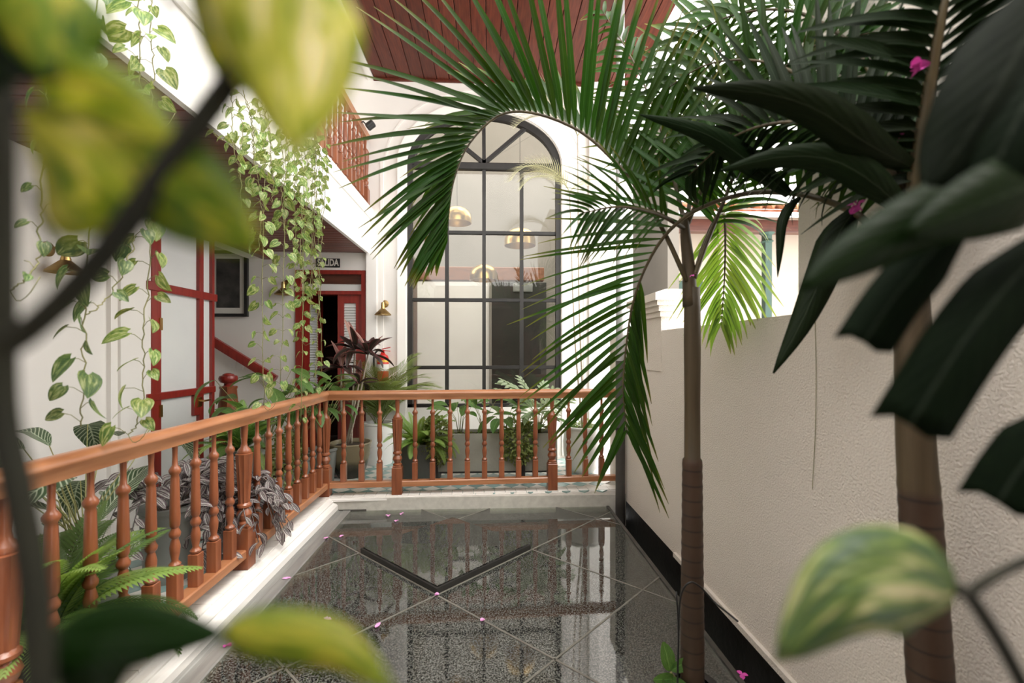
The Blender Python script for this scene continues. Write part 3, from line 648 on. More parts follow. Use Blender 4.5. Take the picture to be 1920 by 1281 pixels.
# fire extinguisher
p = PY(718, 672, YW-.09); ex = thing('fire_extinguisher', 'red fire extinguisher with striped label on white wall', 'extinguisher', (p.x, p.y, p.z-.32))
part('cylinder', MB().lathe([(.01, -.34), (.06, -.335), (.068, -.31), (.068, .0), (.055, .035), (.03, .05), (.02, .07)], 24).build('cylinder', M['extred'], True), ex, T(p))
part('label_band', MB().lathe([(.0685, -.15), (.0685, -.07)], 24, cap=False).build('label_band', M['paper'], True), ex, T(p))
part('label_stripe', MB().lathe([(.069, -.045), (.069, -.02)], 24, cap=False).build('label_stripe', pm('yellow_label', (.75, .5, .05)), True), ex, T(p))
part('valve', MB().box(-.018, .018, -.018, .018, .065, .10, .003).obox((-.01, 0, .11), (.09, -.01, .13), .018, .01).obox((-.01, 0, .095), (.09, -.01, .085), .018, .008).build('valve', M['extred']), ex, T(p))
part('hose', MB().tube(spline([p+Vector(q) for q in ((-.01, 0, .085), (-.06, -.02, .09), (-.10, -.02, .02), (-.10, -.01, -.12), (-.085, 0, -.24))], 16), .011, 8).build('hose', M['black'], True), ex)
# dark lamp at the end of the upper rail
p = Vector((XU+.10, YW-.35, ZT-.10)); t = thing('spot_light', 'small black spotlight at far end of upper balustrade', 'spotlight', p)
part('head', MB().lathe([(.03, 0), (.045, .01), (.045, .09), (.03, .10)], 14).build('head', M['black'], True), t, T(p) @ Matrix.Rotation(.9, 4, 'Y'))
part('bracket', MB().tube([p+Vector((0, 0, .03)), p+Vector((-.04, 0, .07)), p+Vector((-.075, 0, .06))], .008, 6).build('bracket', M['black']), t)
# downpipe
pp = PY(1163, 700, 4.12); X0, Y0 = pp.x, pp.y
dp = thing('downpipe', 'tall grey downpipe standing at the right end of the balustrade', 'pipe', (X0, Y0, -.3))
part('upper_pipe', MB().tube([(X0, Y0, 1.2), (X0, Y0, 4.9)], .04, 16).build('upper_pipe', M['pipe'], True), dp)
part('lower_pipe', MB().tube([(X0, Y0, -.4), (X0, Y0, 1.22)], .043, 16).build('lower_pipe', M['pipedark'], True), dp, label='dark lower length of pipe')
for z in (.6, 2.6): part('clamp', MB().lathe([(.047, -.012), (.047, .012)], 16).build('clamp', M['iron']), dp, T(X0, Y0, z))
# neighbouring house over the wall
nb = thing('neighbour_house', 'cream neighbouring house with green posts and clay tile eave beyond wall', 'house', (4, 8, -1))
NY = 8.0
ez = PY(1430, 402, 7.2).z
part('wall', MB().box(2.3, 9, NY, NY+.2, -3, ez+.2).build('wall', M['cream']), nb)
g = PY(1285, 540, NY)
part('window', MB().box(g.x-.3, g.x+.3, NY-.05, NY, g.z-.5, g.z+.12, .01).build('window', M['green_paint']), nb)
g = PY(1438, 500, 7.3); part('veranda_post', MB().box(g.x-.055, g.x+.055, 7.25, 7.36, -3, ez-.28, .01).lathe([(.05, ez-.45), (.1, ez-.42), (.06, ez-.38), (.06, ez-.33), (.12, ez-.28)], 12, (g.x, 7.3, 0)).build('veranda_post', M['green_paint']), nb)
part('eave_beam', MB().box(2.6, 9, 7.22, 7.4, ez-.28, ez-.08, .01).build('eave_beam', M['darkwood']), nb)
part('soffit_boards', MB().add([(2.4, 6.75, ez-.10), (9, 6.75, ez-.10), (9, 8.3, ez+.42), (2.4, 8.3, ez+.42), (2.4, 6.75, ez-.07), (9, 6.75, ez-.07), (9, 8.3, ez+.45), (2.4, 8.3, ez+.45)], [(0, 3, 2, 1), (4, 5, 6, 7), (0, 1, 5, 4)]).build('soffit_boards', M['rail']), nb)
tb = MB(); n = 8
rows = []
for k in range(2):
    yy, zz, r = (-.22, -.075, .085) if k == 0 else (.22, .075, .07)
    rows.append([(r*math.cos(math.pi*i/n), yy, zz + r*math.sin(math.pi*i/n)) for i in range(n+1)])
tb.grid(rows); tb.grid([[(x*.86, y, (z-(-.075 if y < 0 else .075))*.86+(-.075 if y < 0 else .075)) for x, y, z in r] for r in rows[::-1]])
TB = tb.build('roof_tile', M['terracotta'], 'all')
for i in range(22):
    for j in range(4): part('roof_tile', TB, nb, T(3.2+.19*i, 6.85+.40*j, ez-.02+.135*j))
# ================================================================ plants
def lf(L, Wd, prof, nl=7, cols=(-1, -.5, 0, .5, 1), fold=.25, droop=.5, back=0.0, wav=0.0, twist=0.0):
    "leaf blade along +x, bending towards -z; uv = (along, across)"
    rows = []; uvr = []; x = z = 0.0
    for i in range(nl+1):
        s = i/nl; a = -droop*s
        if i: x += L/nl*math.cos(-droop*(s-.5/nl)); z += L/nl*math.sin(-droop*(s-.5/nl))
        hw = Wd/2*max(prof(s), .01); r = []; q = []
        for c in cols:
            yy = hw*c; up = fold*abs(c)*hw + wav*math.sin(s*17+c*2)*hw*.3
            tw = twist*s; r.append((x - back*abs(c)**1.5*L*(1-s)**2 - math.sin(a)*up, yy*math.cos(tw), z + math.cos(a)*up + yy*math.sin(tw))); q.append((s, (c+1)/2))
        rows.append(r); uvr.append(q)
    return MB().grid(rows, uvr)
heart = lambda s: (math.sin(math.pi*min(1, s**.62))**.75) * (1-.15*s) if 0 < s < 1 else (.35 if s == 0 else 0)
lance = lambda s: (math.sin(math.pi*(s*.96+.02))**.8)
blade = lambda s: min(1, (s*6+.25))*(1-s**2.2*.93)
strapf = lambda s: min(1, .35+s*2.2)*(1-s**3*.95)
oval = lambda s: math.sin(math.pi*(s*.97+.015))**.6
W3 = (-1, 0, 1)
def lm(nm, mat, *a, **k): return lf(*a, **k).build(nm, M[mat], 'all')
def rv(a, b_): return R.uniform(a, b_)

# ---- palm fronds ------------------------------------------------
PLM = {}
def pleaf(mat, dr):
    k = (mat, dr)
    if k not in PLM: PLM[k] = lf(1, .052, blade, 7, W3, .55, dr*.9, twist=rv(-.4, .4)).build('leaflet', M[mat], 'all')
    return PLM[k]
KA = 1.92/2.62
def frond(palm, pts, n, Lmax, rows, mat='palm', r0=.014, s0=.12, wid=1.0, dr=(0.15, .35, .6, .9), shape=lambda s: min(1, .55+s*1.6)*(1-.65*max(0, s-.45)/.55), al=(1.25, .55), nrm=None, label=None):
    if palm is pa: pts = [(u, v, t*KA) for u, v, t in pts]; Lmax *= KA; r0 *= KA
    P3 = spline([PT(*p) for p in pts], 44); m = len(P3)
    rad = [r0*(1-.85*i/(m-1)) for i in range(m)]
    fr = part('frond', MB().tube(P3, rad, 6).build('rachis', M['rachis'], 'all'), palm, label=label)
    for i in range(n):
        s = s0 + (1-s0)*(i+.5)/n; x = s*(m-1); k = min(int(x), m-2); p = P3[k].lerp(P3[k+1], x-k)
        Tn = (P3[min(k+2, m-1)]-P3[max(k-1, 0)]).normalized(); V = (p-EYE).normalized(); N = Tn.cross(V).normalized()
        for (a, b_, lm_) in rows:
            S = (N*a + V*b_).normalized(); an = al[0] + (al[1]-al[0])*s + rv(-.06, .06)
            d = (Tn*math.cos(an) + S*math.sin(an) + Vector((rv(-.05, .05), rv(-.05, .05), rv(-.05, .05)))).normalized()
            nn = (UP*.55 - V*.75) if nrm is None else nrm
            L = Lmax*lm_*shape((s-s0)/(1-s0))*rv(.92, 1.06)
            o = part('leaflet', pleaf(mat, R.choice(dr)), fr, frame(p, d, nn) @ Matrix.Diagonal((L, Lmax*wid*rv(.85, 1.1), Lmax*wid, 1)))
    return fr
M['rachis'] = pm('rachis', (.055, .04, .018), (.10, .075, .03), 12, rough=.5)
M['trunkA'] = trunkmat('palm_trunk', ZC-1.92*(860-HZ)/F)
tA = 1.92
bA = PT(1298, 1281, tA)
zA = lambda v: PT(1298, v, tA).z
pa = thing('palm_tree', 'slender ringed palm rising through the skylight before the stucco wall', 'palm tree', (bA.x, bA.y, -2.9))
prof = []
for (v, r) in ((1290, .064), (1180, .063), (1050, .059), (960, .056), (862, .053), (858, .044), (760, .043), (640, .046), (580, .045), (540, .042)): prof.append((r*KA, zA(v)))
full = [(.062, -2.9), (.055, -1.6)]
for (r, z) in prof: full.append((r, z))
tr = MB(); full2 = []
for (r0, z0), (r1, z1) in zip(full[:-1], full[1:]):
    if z1 < zA(861) and z0 > -1.7:
        n = max(2, int((z1-z0)/.022)); full2 += [(r0+(r1-r0)*i/n + (.0018 if i % 2 else 0), z0+(z1-z0)*i/n) for i in range(n)]
    else: full2.append((r0, z0))
full2.append(full[-1])
tr.lathe(full2, 20)
for v in tr.v: pass
part('trunk', tr.build('trunk', M['trunkA'], 'all'), pa, T(bA.x, bA.y, 0))
cz = PT(1292, 540, tA)
part('crownshaft', MB().tube(spline([PT(1294, 575, tA), PT(1291, 500, tA), PT(1285, 440, tA), PT(1284, 400, tA)], 12), [.031-.0014*i for i in range(12)], 12).build('crownshaft', M['trunkA'], 'all'), pa)
part('collar', MB().lathe([(.075, ZG-.02), (.11, ZG-.02), (.11, ZG+.02), (.075, ZG+.02)], 24, cap=False).build('collar', M['iron']), sk, T(bA.x, bA.y, 0), label='black collar around the palm')
# big arching frond over the window
F1 = [(1288, 528, 2.6), (1246, 437, 2.6), (1200, 360, 2.62), (1147, 297, 2.64), (1084, 244, 2.66), (1000, 212, 2.68), (935, 217, 2.7), (880, 270, 2.72), (852, 335, 2.74), (842, 400, 2.75), (838, 440, 2.75)]
frond(pa, F1, 58, .95, [(-1, -.15, 1.0), (-.55, .95, .8)], s0=.17, wid=.88, dr=(.1, .25, .4), al=(1.35, .45), shape=lambda s: min(1, .75+s*.8)*(1-.62*max(0, s-.5)/.5))
# light hanging frond right of trunk
F3 = [(1301, 522, 2.6), (1322, 455, 2.62), (1345, 405, 2.68), (1358, 405, 2.8), (1360, 455, 2.88), (1358, 530, 2.9), (1352, 610, 2.9)]
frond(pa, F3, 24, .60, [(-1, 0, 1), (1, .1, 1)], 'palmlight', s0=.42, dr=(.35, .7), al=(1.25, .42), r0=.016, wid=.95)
F3b = [(1301, 520, 2.6), (1325, 455, 2.58), (1352, 390, 2.56), (1390, 300, 2.52), (1450, 215, 2.46), (1530, 170, 2.4), (1610, 180, 2.35)]
frond(pa, F3b, 30, .72, [(-1, .2, 1), (1, .2, 1)], 'palm', s0=.25, r0=.016)
F8 = [(1288, 420, 2.62), (1300, 330, 2.66), (1318, 220, 2.7), (1350, 100, 2.74), (1400, -10, 2.78), (1470, -90, 2.8)]
frond(pa, F8, 32, .85, [(-1, .1, 1), (1, .1, 1)], 'palm', s0=.12)
F9 = [(1284, 420, 2.62), (1262, 330, 2.7), (1235, 230, 2.8), (1190, 120, 2.9), (1130, 20, 3.0)]
frond(pa, F9, 30, .62, [(-1, .3, .8), (1, .1, 1)], 'palm', s0=.15)
F9b = [(1286, 430, 2.62), (1230, 400, 2.45), (1160, 388, 2.25), (1090, 400, 2.1)]
frond(pa, F9b, 16, .42, [(-1, .2, 1), (1, .2, 1)], 'palm', s0=.2, al=(.9, .4))
# second palm, nearer
tB = 1.16
M['trunkB'] = trunkmat('near_palm_trunk', .95)
pb = thing('palm_tree', 'nearer palm trunk rising at the right against stucco wall', 'palm tree', PT(1765, 1281, tB) + Vector((0, 0, -.2)))
tp = [PT(1770, 1500, tB), PT(1745, 1281, tB), PT(1735, 1120, tB), PT(1725, 960, tB), PT(1716, 820, tB), PT(1712, 660, tB), PT(1708, 520, tB), PT(1700, 400, tB), PT(1690, 250, tB)]
sp = spline(tp, 70)
part('trunk', MB().tube(sp, [.051-.011*min(1, i/36)-.014*max(0, i-40)/30+(.0016 if i % 2 and i < 30 else 0) for i in range(70)], 18).build('trunk', M['trunkB'], 'all'), pb)
F2 = [(1702, 470, 1.18), (1640, 430, 1.3), (1592, 394, 1.42), (1498, 364, 1.58), (1400, 363, 1.7), (1310, 392, 1.8), (1250, 438, 1.88), (1210, 503, 1.94), (1186, 572, 1.98), (1174, 650, 2.0), (1168, 730, 2.0), (1176, 815, 2.0)]
frond(pb, F2, 48, .62, [(-1, .05, 1)], 'palm', r0=.013, s0=.14, wid=.85, dr=(.15, .3, .45), al=(1.4, .62), shape=lambda s: min(1, .8+s)*(1-.5*max(0, s-.75)/.25))
frond(pb, F2, 20, .50, [(.85, .3, 1)], 'palm', r0=.003, s0=.66, wid=.95, dr=(.2, .4), al=(.34, .42), shape=lambda s: .75+.25*s, label='drooping right hand row of leaflets')
F6 = [(1700, 420, 1.16), (1680, 340, 1.15), (1630, 280, 1.2), (1550, 240, 1.3), (1460, 230, 1.42), (1370, 260, 1.55), (1290, 330, 1.66)]
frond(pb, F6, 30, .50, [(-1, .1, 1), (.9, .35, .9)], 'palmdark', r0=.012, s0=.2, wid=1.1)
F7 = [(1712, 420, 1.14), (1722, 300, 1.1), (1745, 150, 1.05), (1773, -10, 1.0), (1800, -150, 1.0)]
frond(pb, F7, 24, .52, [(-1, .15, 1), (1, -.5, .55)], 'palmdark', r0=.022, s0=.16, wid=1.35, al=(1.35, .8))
F10 = [(1706, 420, 1.17), (1690, 300, 1.25), (1650, 170, 1.38), (1580, 70, 1.5), (1480, 20, 1.62), (1370, 30, 1.75), (1270, 80, 1.85)]
frond(pb, F10, 26, .50, [(-1, .2, .9), (1, .2, 1)], 'palm', r0=.012, s0=.18, wid=1.0)
F11 = [(1706, 430, 1.18), (1660, 330, 1.35), (1620, 260, 1.55), (1590, 230, 1.8), (1570, 240, 2.0)]
frond(pb, F11, 22, .45, [(-1, .2, 1), (1, .2, 1)], 'palm', r0=.01, s0=.2)
F12 = [(1706, 430, 1.18), (1640, 300, 1.3), (1560, 190, 1.45), (1450, 120, 1.6), (1330, 120, 1.75), (1230, 180, 1.85)]
frond(pb, F12, 22, .50, [(-1, .2, 1), (1, .2, 1)], 'palm', r0=.011, s0=.18)
F13 = [(1290, 420, 2.62), (1340, 300, 2.5), (1420, 180, 2.3), (1520, 90, 2.1), (1640, 60, 1.95)]
frond(pa, F13, 20, .6, [(-1, .2, 1), (1, .2, 1)], 'palm', r0=.013, s0=.15)
# broad strap leaflets that hang free below the crown
def strap(parent, pts, wpx, mat, nm='leaflet', lab=None, fold=.35, prof=strapf, ragged=False, roll=0.0):
    "leaf swept along pixel path (u, v, depth)"
    P3 = spline([PT(*p) for p in pts], 14); rows = []; uvr = []; m = len(P3); cols = (-1, -.5, 0, .5, 1)
    for i in range(m):
        s = i/(m-1); Tn = (P3[min(i+1, m-1)]-P3[max(i-1, 0)]).normalized(); V = (P3[i]-EYE).normalized()
        N = Tn.cross(V).normalized(); Z = N.cross(Tn).normalized()
        if roll: N, Z = N*math.cos(roll)+Z*math.sin(roll), Z*math.cos(roll)-N*math.sin(roll)
        dp = (P3[i]-EYE).dot(VIEW); hw = wpx*dp/F/2*max(prof(s), .02); r = []; q = []
        for c in cols:
            ex = (Tn*(.18*hw*(1.2*c if abs(c) < 1 else -1.0*c)) if ragged and i == m-1 else Vector())
            r.append(P3[i] + N*hw*c + Z*fold*hw*(abs(c)-.5) + ex); q.append((s, (c+1)/2))
        rows.append(r); uvr.append(q)
    me = MB().grid(rows, uvr).build(nm, M[mat], 'all')
    o = part(nm, me, parent, label=lab)
    so_ = o.modifiers.new('thickness', 'SOLIDIFY'); so_.thickness = .0004
    return o
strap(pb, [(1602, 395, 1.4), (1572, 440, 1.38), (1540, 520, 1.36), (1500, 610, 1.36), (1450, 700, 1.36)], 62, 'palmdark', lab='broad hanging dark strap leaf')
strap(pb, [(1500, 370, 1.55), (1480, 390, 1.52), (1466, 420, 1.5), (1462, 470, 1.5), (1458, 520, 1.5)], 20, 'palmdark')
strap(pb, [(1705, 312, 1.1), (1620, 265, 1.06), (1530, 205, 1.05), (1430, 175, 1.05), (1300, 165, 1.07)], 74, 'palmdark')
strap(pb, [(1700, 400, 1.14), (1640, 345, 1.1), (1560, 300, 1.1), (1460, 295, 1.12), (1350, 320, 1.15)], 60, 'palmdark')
strap(pb, [(1480, 365, 1.6), (1400, 300, 1.56), (1320, 250, 1.52), (1200, 215, 1.52)], 44, 'palmdark')
# near blurred palm leaves on the right
rt = strapf
nl_ = thing('palm_frond', 'large blurred dark palm frond hanging close at the right edge', 'palm frond', PT(1990, 300, .5))
tip = lambda s: min(1, .5+s*1.5)
part('rachis', MB().tube(spline([PT(2040, -150, .5), PT(2000, 120, .5), PT(1975, 330, .48), PT(1980, 600, .48), PT(2000, 900, .5)], 20), .007, 8).build('rachis', M['rachis'], 'all'), nl_)
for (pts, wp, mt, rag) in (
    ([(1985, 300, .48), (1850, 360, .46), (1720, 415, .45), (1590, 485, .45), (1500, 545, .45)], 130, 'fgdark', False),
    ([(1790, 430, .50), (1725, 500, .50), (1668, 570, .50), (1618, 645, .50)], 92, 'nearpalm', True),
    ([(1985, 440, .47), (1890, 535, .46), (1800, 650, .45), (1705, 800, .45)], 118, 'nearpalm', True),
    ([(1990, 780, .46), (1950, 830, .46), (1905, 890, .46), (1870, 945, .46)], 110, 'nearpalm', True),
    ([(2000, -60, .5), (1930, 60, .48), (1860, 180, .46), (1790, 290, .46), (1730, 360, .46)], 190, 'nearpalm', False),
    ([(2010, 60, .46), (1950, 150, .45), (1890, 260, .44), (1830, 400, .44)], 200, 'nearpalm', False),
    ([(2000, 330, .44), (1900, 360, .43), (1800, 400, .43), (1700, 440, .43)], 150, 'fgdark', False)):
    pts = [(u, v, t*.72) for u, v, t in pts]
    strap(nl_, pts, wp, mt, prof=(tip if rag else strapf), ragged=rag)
# bougainvillea heads caught in the palms and petals on the glass
pet = lf(.03, .026, oval, 4, W3, .3, .5)
PET = pet.build('petal', M['magenta'], 'all'); PETP = pet.build('petal', M['pinkpale'], 'all')
for (u, v, t, n, lab) in ((1607, 384, 1.36, 12, 'magenta bougainvillea cluster lying on the lower palm rachis'), (1722, 134, 1.02, 7, 'magenta bougainvillea caught high on near palm stem'), (1690, 256, 1.1, 4, 'small magenta blossom beside the near palm trunk'), (1298, 515, 1.87, 4, 'tiny pink blossom in the fork of the slender palm')):
    p = PT(u, v, t); th = thing('bougainvillea_blossom', lab, 'flower', p, 'bougainvillea blossoms in the palms')
    for k in range(n):
        d = Vector((rv(-1, 1), rv(-1, .4), rv(-.6, 1))).normalized(); part('petal', PET, th, frame(p+d*rv(0, .012), d, Vector((rv(-1, 1), rv(-1, 1), 1)), rv(.6, .95)*(.45 if n == 4 else 1)))
spots = [(728, 968, 'beside the far kerb'), (742, 978, 'just below the far kerb flower'), (753, 964, 'rightmost beside the far kerb'), (613, 1010, 'on the left glazing bar'), (639, 1007, 'left of the raised hatch'), (537, 1087, 'on the left steel strip'), (612, 1163, 'on the lower left pane'), (711, 1174, 'on the lower glazing bar'), (823, 1116, 'at the near corner of the hatch'), (908, 1162, 'on the right glazing bar'), (425, 1211, 'by the lower steel strip'), (1391, 1268, 'fallen at the foot of the right wall')]
for (u, v, lb) in spots:
    p = PZ(u, v, ZG+.003); th = thing('fallen_petal', 'pink petal fallen '+lb, 'petal', p, 'fallen petals on the skylight')
    for k in range(3):
        a = rv(0, 6.28); d = Vector((math.cos(a), math.sin(a), rv(.1, .5))); part('petal', PETP if v < 1200 else PET, th, frame(p+Vector((0, 0, .004)), d, UP, .85))

# ---- hanging pothos ---------------------------------------------
PO = {}
for mt in ('pothos', 'pothosdark'):
    PO[mt] = [lm('leaf', mt, 1, .80, heart, 8, (-1, -.6, 0, .6, 1), fold=rv(.15, .45), droop=rv(.3, .9), back=.18) for _ in range(4)]
def vine(th, pts, spacing=.055, size=.062, mat='pothos', tw=.02, r=.0022, curl=True):
    "stem along pixel path (u, v, depth); leaves alternate on petioles"
    P3 = spline([PT(*p) for p in pts], 5*len(pts)+14); spacing *= .85; size *= 1.15
    for i in range(1, len(P3)-1): P3[i] += Vector((rv(-.006, .006), rv(-.006, .006), 0))
    st_ = MB().tube(P3, r, 5)
    acc = 0; k = 0; lv = []
    for a, c in zip(P3[:-1], P3[1:]):
        d = (c-a); acc += d.length
        while acc > spacing:
            acc -= spacing; k += 1; p = c; ang = (k % 2)*math.pi + rv(-.9, .9) - .3
            o = Vector((math.cos(ang), -abs(math.sin(ang))*.8+rv(-.3, .3), rv(-.1, .5))).normalized()
            q = p + o*size*rv(.35, .7) + Vector((0, 0, size*.15)); st_.tube([p, (p+q)/2+Vector((0, 0, .008)), q], r*.6, 4); lv.append((q, o))
    if curl and R.random() < .6:
        e = P3[-1]; st_.tube(spline([e, e+Vector((.02, 0, -.03)), e+Vector((.06, -.01, -.01)), e+Vector((.08, 0, .04))], 8), r*.7, 4)
    s_ = part('stem', st_.build('stem', M['stem'], 'all'), th)
    for (q, o) in lv:
        if R.random() < .03: continue
        d = (o*rv(.3, 1) + Vector((0, -.1, -rv(.5, 1.1)))).normalized(); nn = Vector((rv(-1, 1.2), rv(-1.2, .1), rv(-.1, 1.1)))
        sz = size*rv(.55, 1.15); part('leaf', R.choice(PO[mat]), s_, frame(q, d, nn, sz))
def depthX(u, X): d = ray(u, 600); return X/d.x
def hv(th, us, X=-1.38, **k):
    vine(th, [(u, v, depthX(u, X+(dx if False else 0))) for (u, v) in us], **k)
XV = -1.36
v1 = thing('pothos_vine', 'pothos vine with large single leaves hanging left of the red glazed door', 'hanging plant', PT(178, 0, depthX(178, XV)))
hv(v1, [(178, -60), (180, 40), (178, 120), (172, 190), (176, 260), (172, 380), (165, 470), (160, 560), (158, 660), (156, 740), (152, 800)], XV, spacing=.062, size=.072, mat='pothosdark')
hv(v1, [(160, 590), (185, 575), (215, 540), (240, 490), (256, 440)], XV, spacing=.09, size=.06, mat='pothosdark')
v2 = thing('pothos_vine', 'pothos vine with double stem hanging before the red door jamb', 'hanging plant', PT(262, 0, depthX(262, XV)))
hv(v2, [(258, -60), (261, 40), (262, 130), (266, 210), (268, 300), (275, 400), (282, 470), (276, 560), (268, 640), (270, 720), (258, 790), (240, 815)], XV, spacing=.06, size=.074)
hv(v2, [(285, -60), (282, 40), (288, 120), (284, 210), (290, 230)], XV, spacing=.05, size=.072)
v3 = thing('pothos_vine', 'pothos vine trailing beside the brass wall lamp at far left', 'hanging plant', PT(84, 100, depthX(84, XV)))
hv(v3, [(92, 60), (86, 150), (84, 220), (80, 370), (76, 430), (74, 480), (50, 520), (20, 545)], XV, spacing=.085, size=.055, mat='pothosdark')
v4 = thing('pothos_vine', 'short pale vine curling from the slab left of the vine curtain', 'hanging plant', PT(440, 200, depthX(440, XV)))
hv(v4, [(436, 160), (434, 220), (440, 290), (452, 330), (452, 400), (446, 440)], XV, spacing=.055, size=.046)
hv(v4, [(400, 250), (415, 262), (435, 262), (452, 300)], XV, spacing=.06, size=.045)
v5 = thing('pothos_vine', 'dense curtain of pothos stems hanging before the stair alcove', 'hanging plant', PT(500, 200, depthX(500, XV)))
for (u0, ve, dv, sp_, sz) in ((455, 330, -5, .07, .05), (472, 470, 18, .06, .055), (492, 760, 4, .062, .06), (505, 380, 6, .06, .055), (524, 430, 8, .055, .056), (536, 720, -6, .05, .06), (548, 540, 4, .05, .06), (560, 500, 0, .05, .058)):
    hv(v5, [(u0-8, 190), (u0, 240), (u0+dv*.5+rv(-4, 4), 320), (u0+dv+rv(-5, 5), ve*.45+170), (u0+dv+rv(-6, 6), ve)], XV+rv(-.03, .03), spacing=sp_, size=sz)
v6 = thing('pothos_vine', 'dense curtain of pothos stems hanging before the exit sign', 'hanging plant', PT(590, 240, depthX(590, XV)))
for (u0, ve, dv, sp_, sz) in ((566, 790, 0, .065, .06), (575, 640, -4, .055, .058), (584, 590, 2, .055, .06), (590, 470, 2, .05, .058), (598, 400, 4, .05, .056), (612, 700, -8, .095, .05), (593, 560, -6, .06, .056), (592, 730, 2, .085, .052)):
    hv(v6, [(u0, 240), (u0, 290), (u0+dv*.5+rv(-4, 4), 350), (u0+dv+rv(-5, 5), ve*.45+200), (u0+dv+rv(-5, 1), ve)], XV+rv(-.03, .03), spacing=sp_, size=sz*.88)
v7 = thing('pothos_plant', 'leafy pothos spilling over the upper slab at balustrade foot', 'hanging plant', PT(560, 250, depthX(560, XV)))
for k in range(5):
    u0 = 470+32*k; hv(v7, [(u0-14, 170+12*k), (u0-4, 205+14*k), (u0+6, 250+14*k), (u0+4, 300+14*k)], XV, spacing=.05, size=.055, curl=False)

# ---- generic potted plants ---------------------------------------
def pot_round(p, r0, r1, h, mat, th, bulge=None, n=32):
    prof = bulge or [(r0, 0), (r0+(r1-r0)*.5, h*.45), (r1, h-.03), (r1+.012, h-.02), (r1+.012, h), (r1-.02, h), (r1-.025, h-.04)]
    part('pot', MB().lathe(prof, n, cap=False).lathe([(prof[0][0], 0), (prof[0][0], .004)], n).build('pot', mat, True), th, T(p))
    r = prof[-1][0]; part('soil', MB().lathe([(r+.002, h-.045), (r*.5, h-.03), (.01, h-.025)], 20).build('soil', M['soil']), th, T(p))
def rosette(th, p, n, meshes, L, elev, name='leaf', stem=None, az=(0, 6.283), spread=.02, lift=0.0):
    for k in range(n):
        a = az[0] + (az[1]-az[0])*(k+rv(0, .8))/n; e = rv(*elev); d = Vector((math.cos(a)*math.cos(e), math.sin(a)*math.cos(e), math.sin(e)))
        q = p + Vector((d.x, d.y, 0))*spread
        if stem:
            h = rv(*stem); q2 = q + Vector((d.x*h*.45, d.y*h*.45, h)); mid_ = q + Vector((d.x*h*.1, d.y*h*.1, h*.55))
            part('petiole', MB().tube([q, mid_, q2], [.004, .003, .0022], 5).build('petiole', M['stem'], 'all'), th); q = q2
        l = rv(*L); part(name, R.choice(meshes), th, frame(q, d, UP + Vector((rv(-.3, .3), rv(-.5, .1), 0)), l))
def pinnate(n, plen, pw, mat, droop=1.2, ang=1.1, tipf=None, nm='frond', fold=.2, sink=.35):
    "frond of unit length with narrow pinnae, one mesh"
    b = MB(); x = z = 0; P = []
    for i in range(33):
        s = i/32; P.append(Vector((x, 0, z))); a = .35-droop*s; x += math.cos(a)/32; z += math.sin(a)/32
    b.tube(P[::2], [.006*(1-.8*i/16) for i in range(17)], 4)
    for i in range(n):
        s = .1+.9*(i+.5)/n; k = min(int(s*32), 31); p = P[k]; Tn = (P[k+1]-P[k]).normalized(); up_ = Vector((-Tn.z, 0, Tn.x))
        l = plen*(tipf(s) if tipf else math.sin(math.pi*min(1, s*.9+.08))**.7)
        for sd in (-1, 1):
            d = Tn*math.cos(ang*(1-.35*s)) + Vector((0, sd*math.sin(ang*(1-.35*s)), 0)) + up_*fold - Vector((0, 0, sink*.3))
            d.normalize(); wv = Tn*pw/2; m_ = p + d*l*.5; e = p + d*l - Vector((0, 0, sink*l*.4))
            b.add([p-wv*.5, p+wv*.5, m_+wv, m_-wv, e], [(0, 1, 2, 3), (3, 2, 4)], [(0, .3), (0, .7), (.5, 1), (.5, 0), (1, .5)])
    return b.build(nm, M[mat], 'all')
FERN = [pinnate(30, .18, .034, 'fern', d, fold=.1) for d in (1.0, 1.6, 2.1)]; FERND = [pinnate(30, .18, .034, 'ferndark', d, fold=.1) for d in (1.0, 1.6, 2.1)]
ARE = [pinnate(26, .34, .02, 'areca', d, ang=.85, sink=.5) for d in (.9, 1.3, 1.8)]; AREP = [pinnate(34, .34, .014, 'arecapale', d, ang=.9) for d in (1.5, 2.2)]
CAL = [lm('leaf', 'calathea', 1, .36, lance, 9, (-1, -.5, 0, .5, 1), fold=.2, droop=d, wav=.2) for d in (.3, .7, 1.1)]
LIL = [lm('leaf', 'lily', 1, .42, lance, 8, (-1, -.5, 0, .5, 1), fold=.25, droop=d) for d in (.4, .8, 1.2)]
CRD = [lm('leaf', 'cord', 1, .25, lance, 8, W3, fold=.5, droop=d) for d in (.3, .8, 1.3)]; CRP = [lm('leaf', 'cordpink', 1, .2, lance, 8, W3, fold=.5, droop=.3)]
TRD = [lm('leaf', 'trad', 1, .42, lance, 6, W3, fold=.4, droop=d) for d in (.3, .7, 1.1)]
def lobed(mat):
    b = MB(); b.inst(lf(1, .28, lance, 6, W3, .3, .6), I4)
    for sd in (-1, 1):
        for k in range(5):
            s = .12+.15*k; l = .42-.035*k; b.inst(lf(l, .13, lance, 4, W3, .3, .5), T(s, 0, -.02-.06*s*s) @ Matrix.Rotation(sd*(1.15-.13*k), 4, 'Z'))
    return b.build('leaf', M[mat], 'all')
LOB = [lobed('silver')]
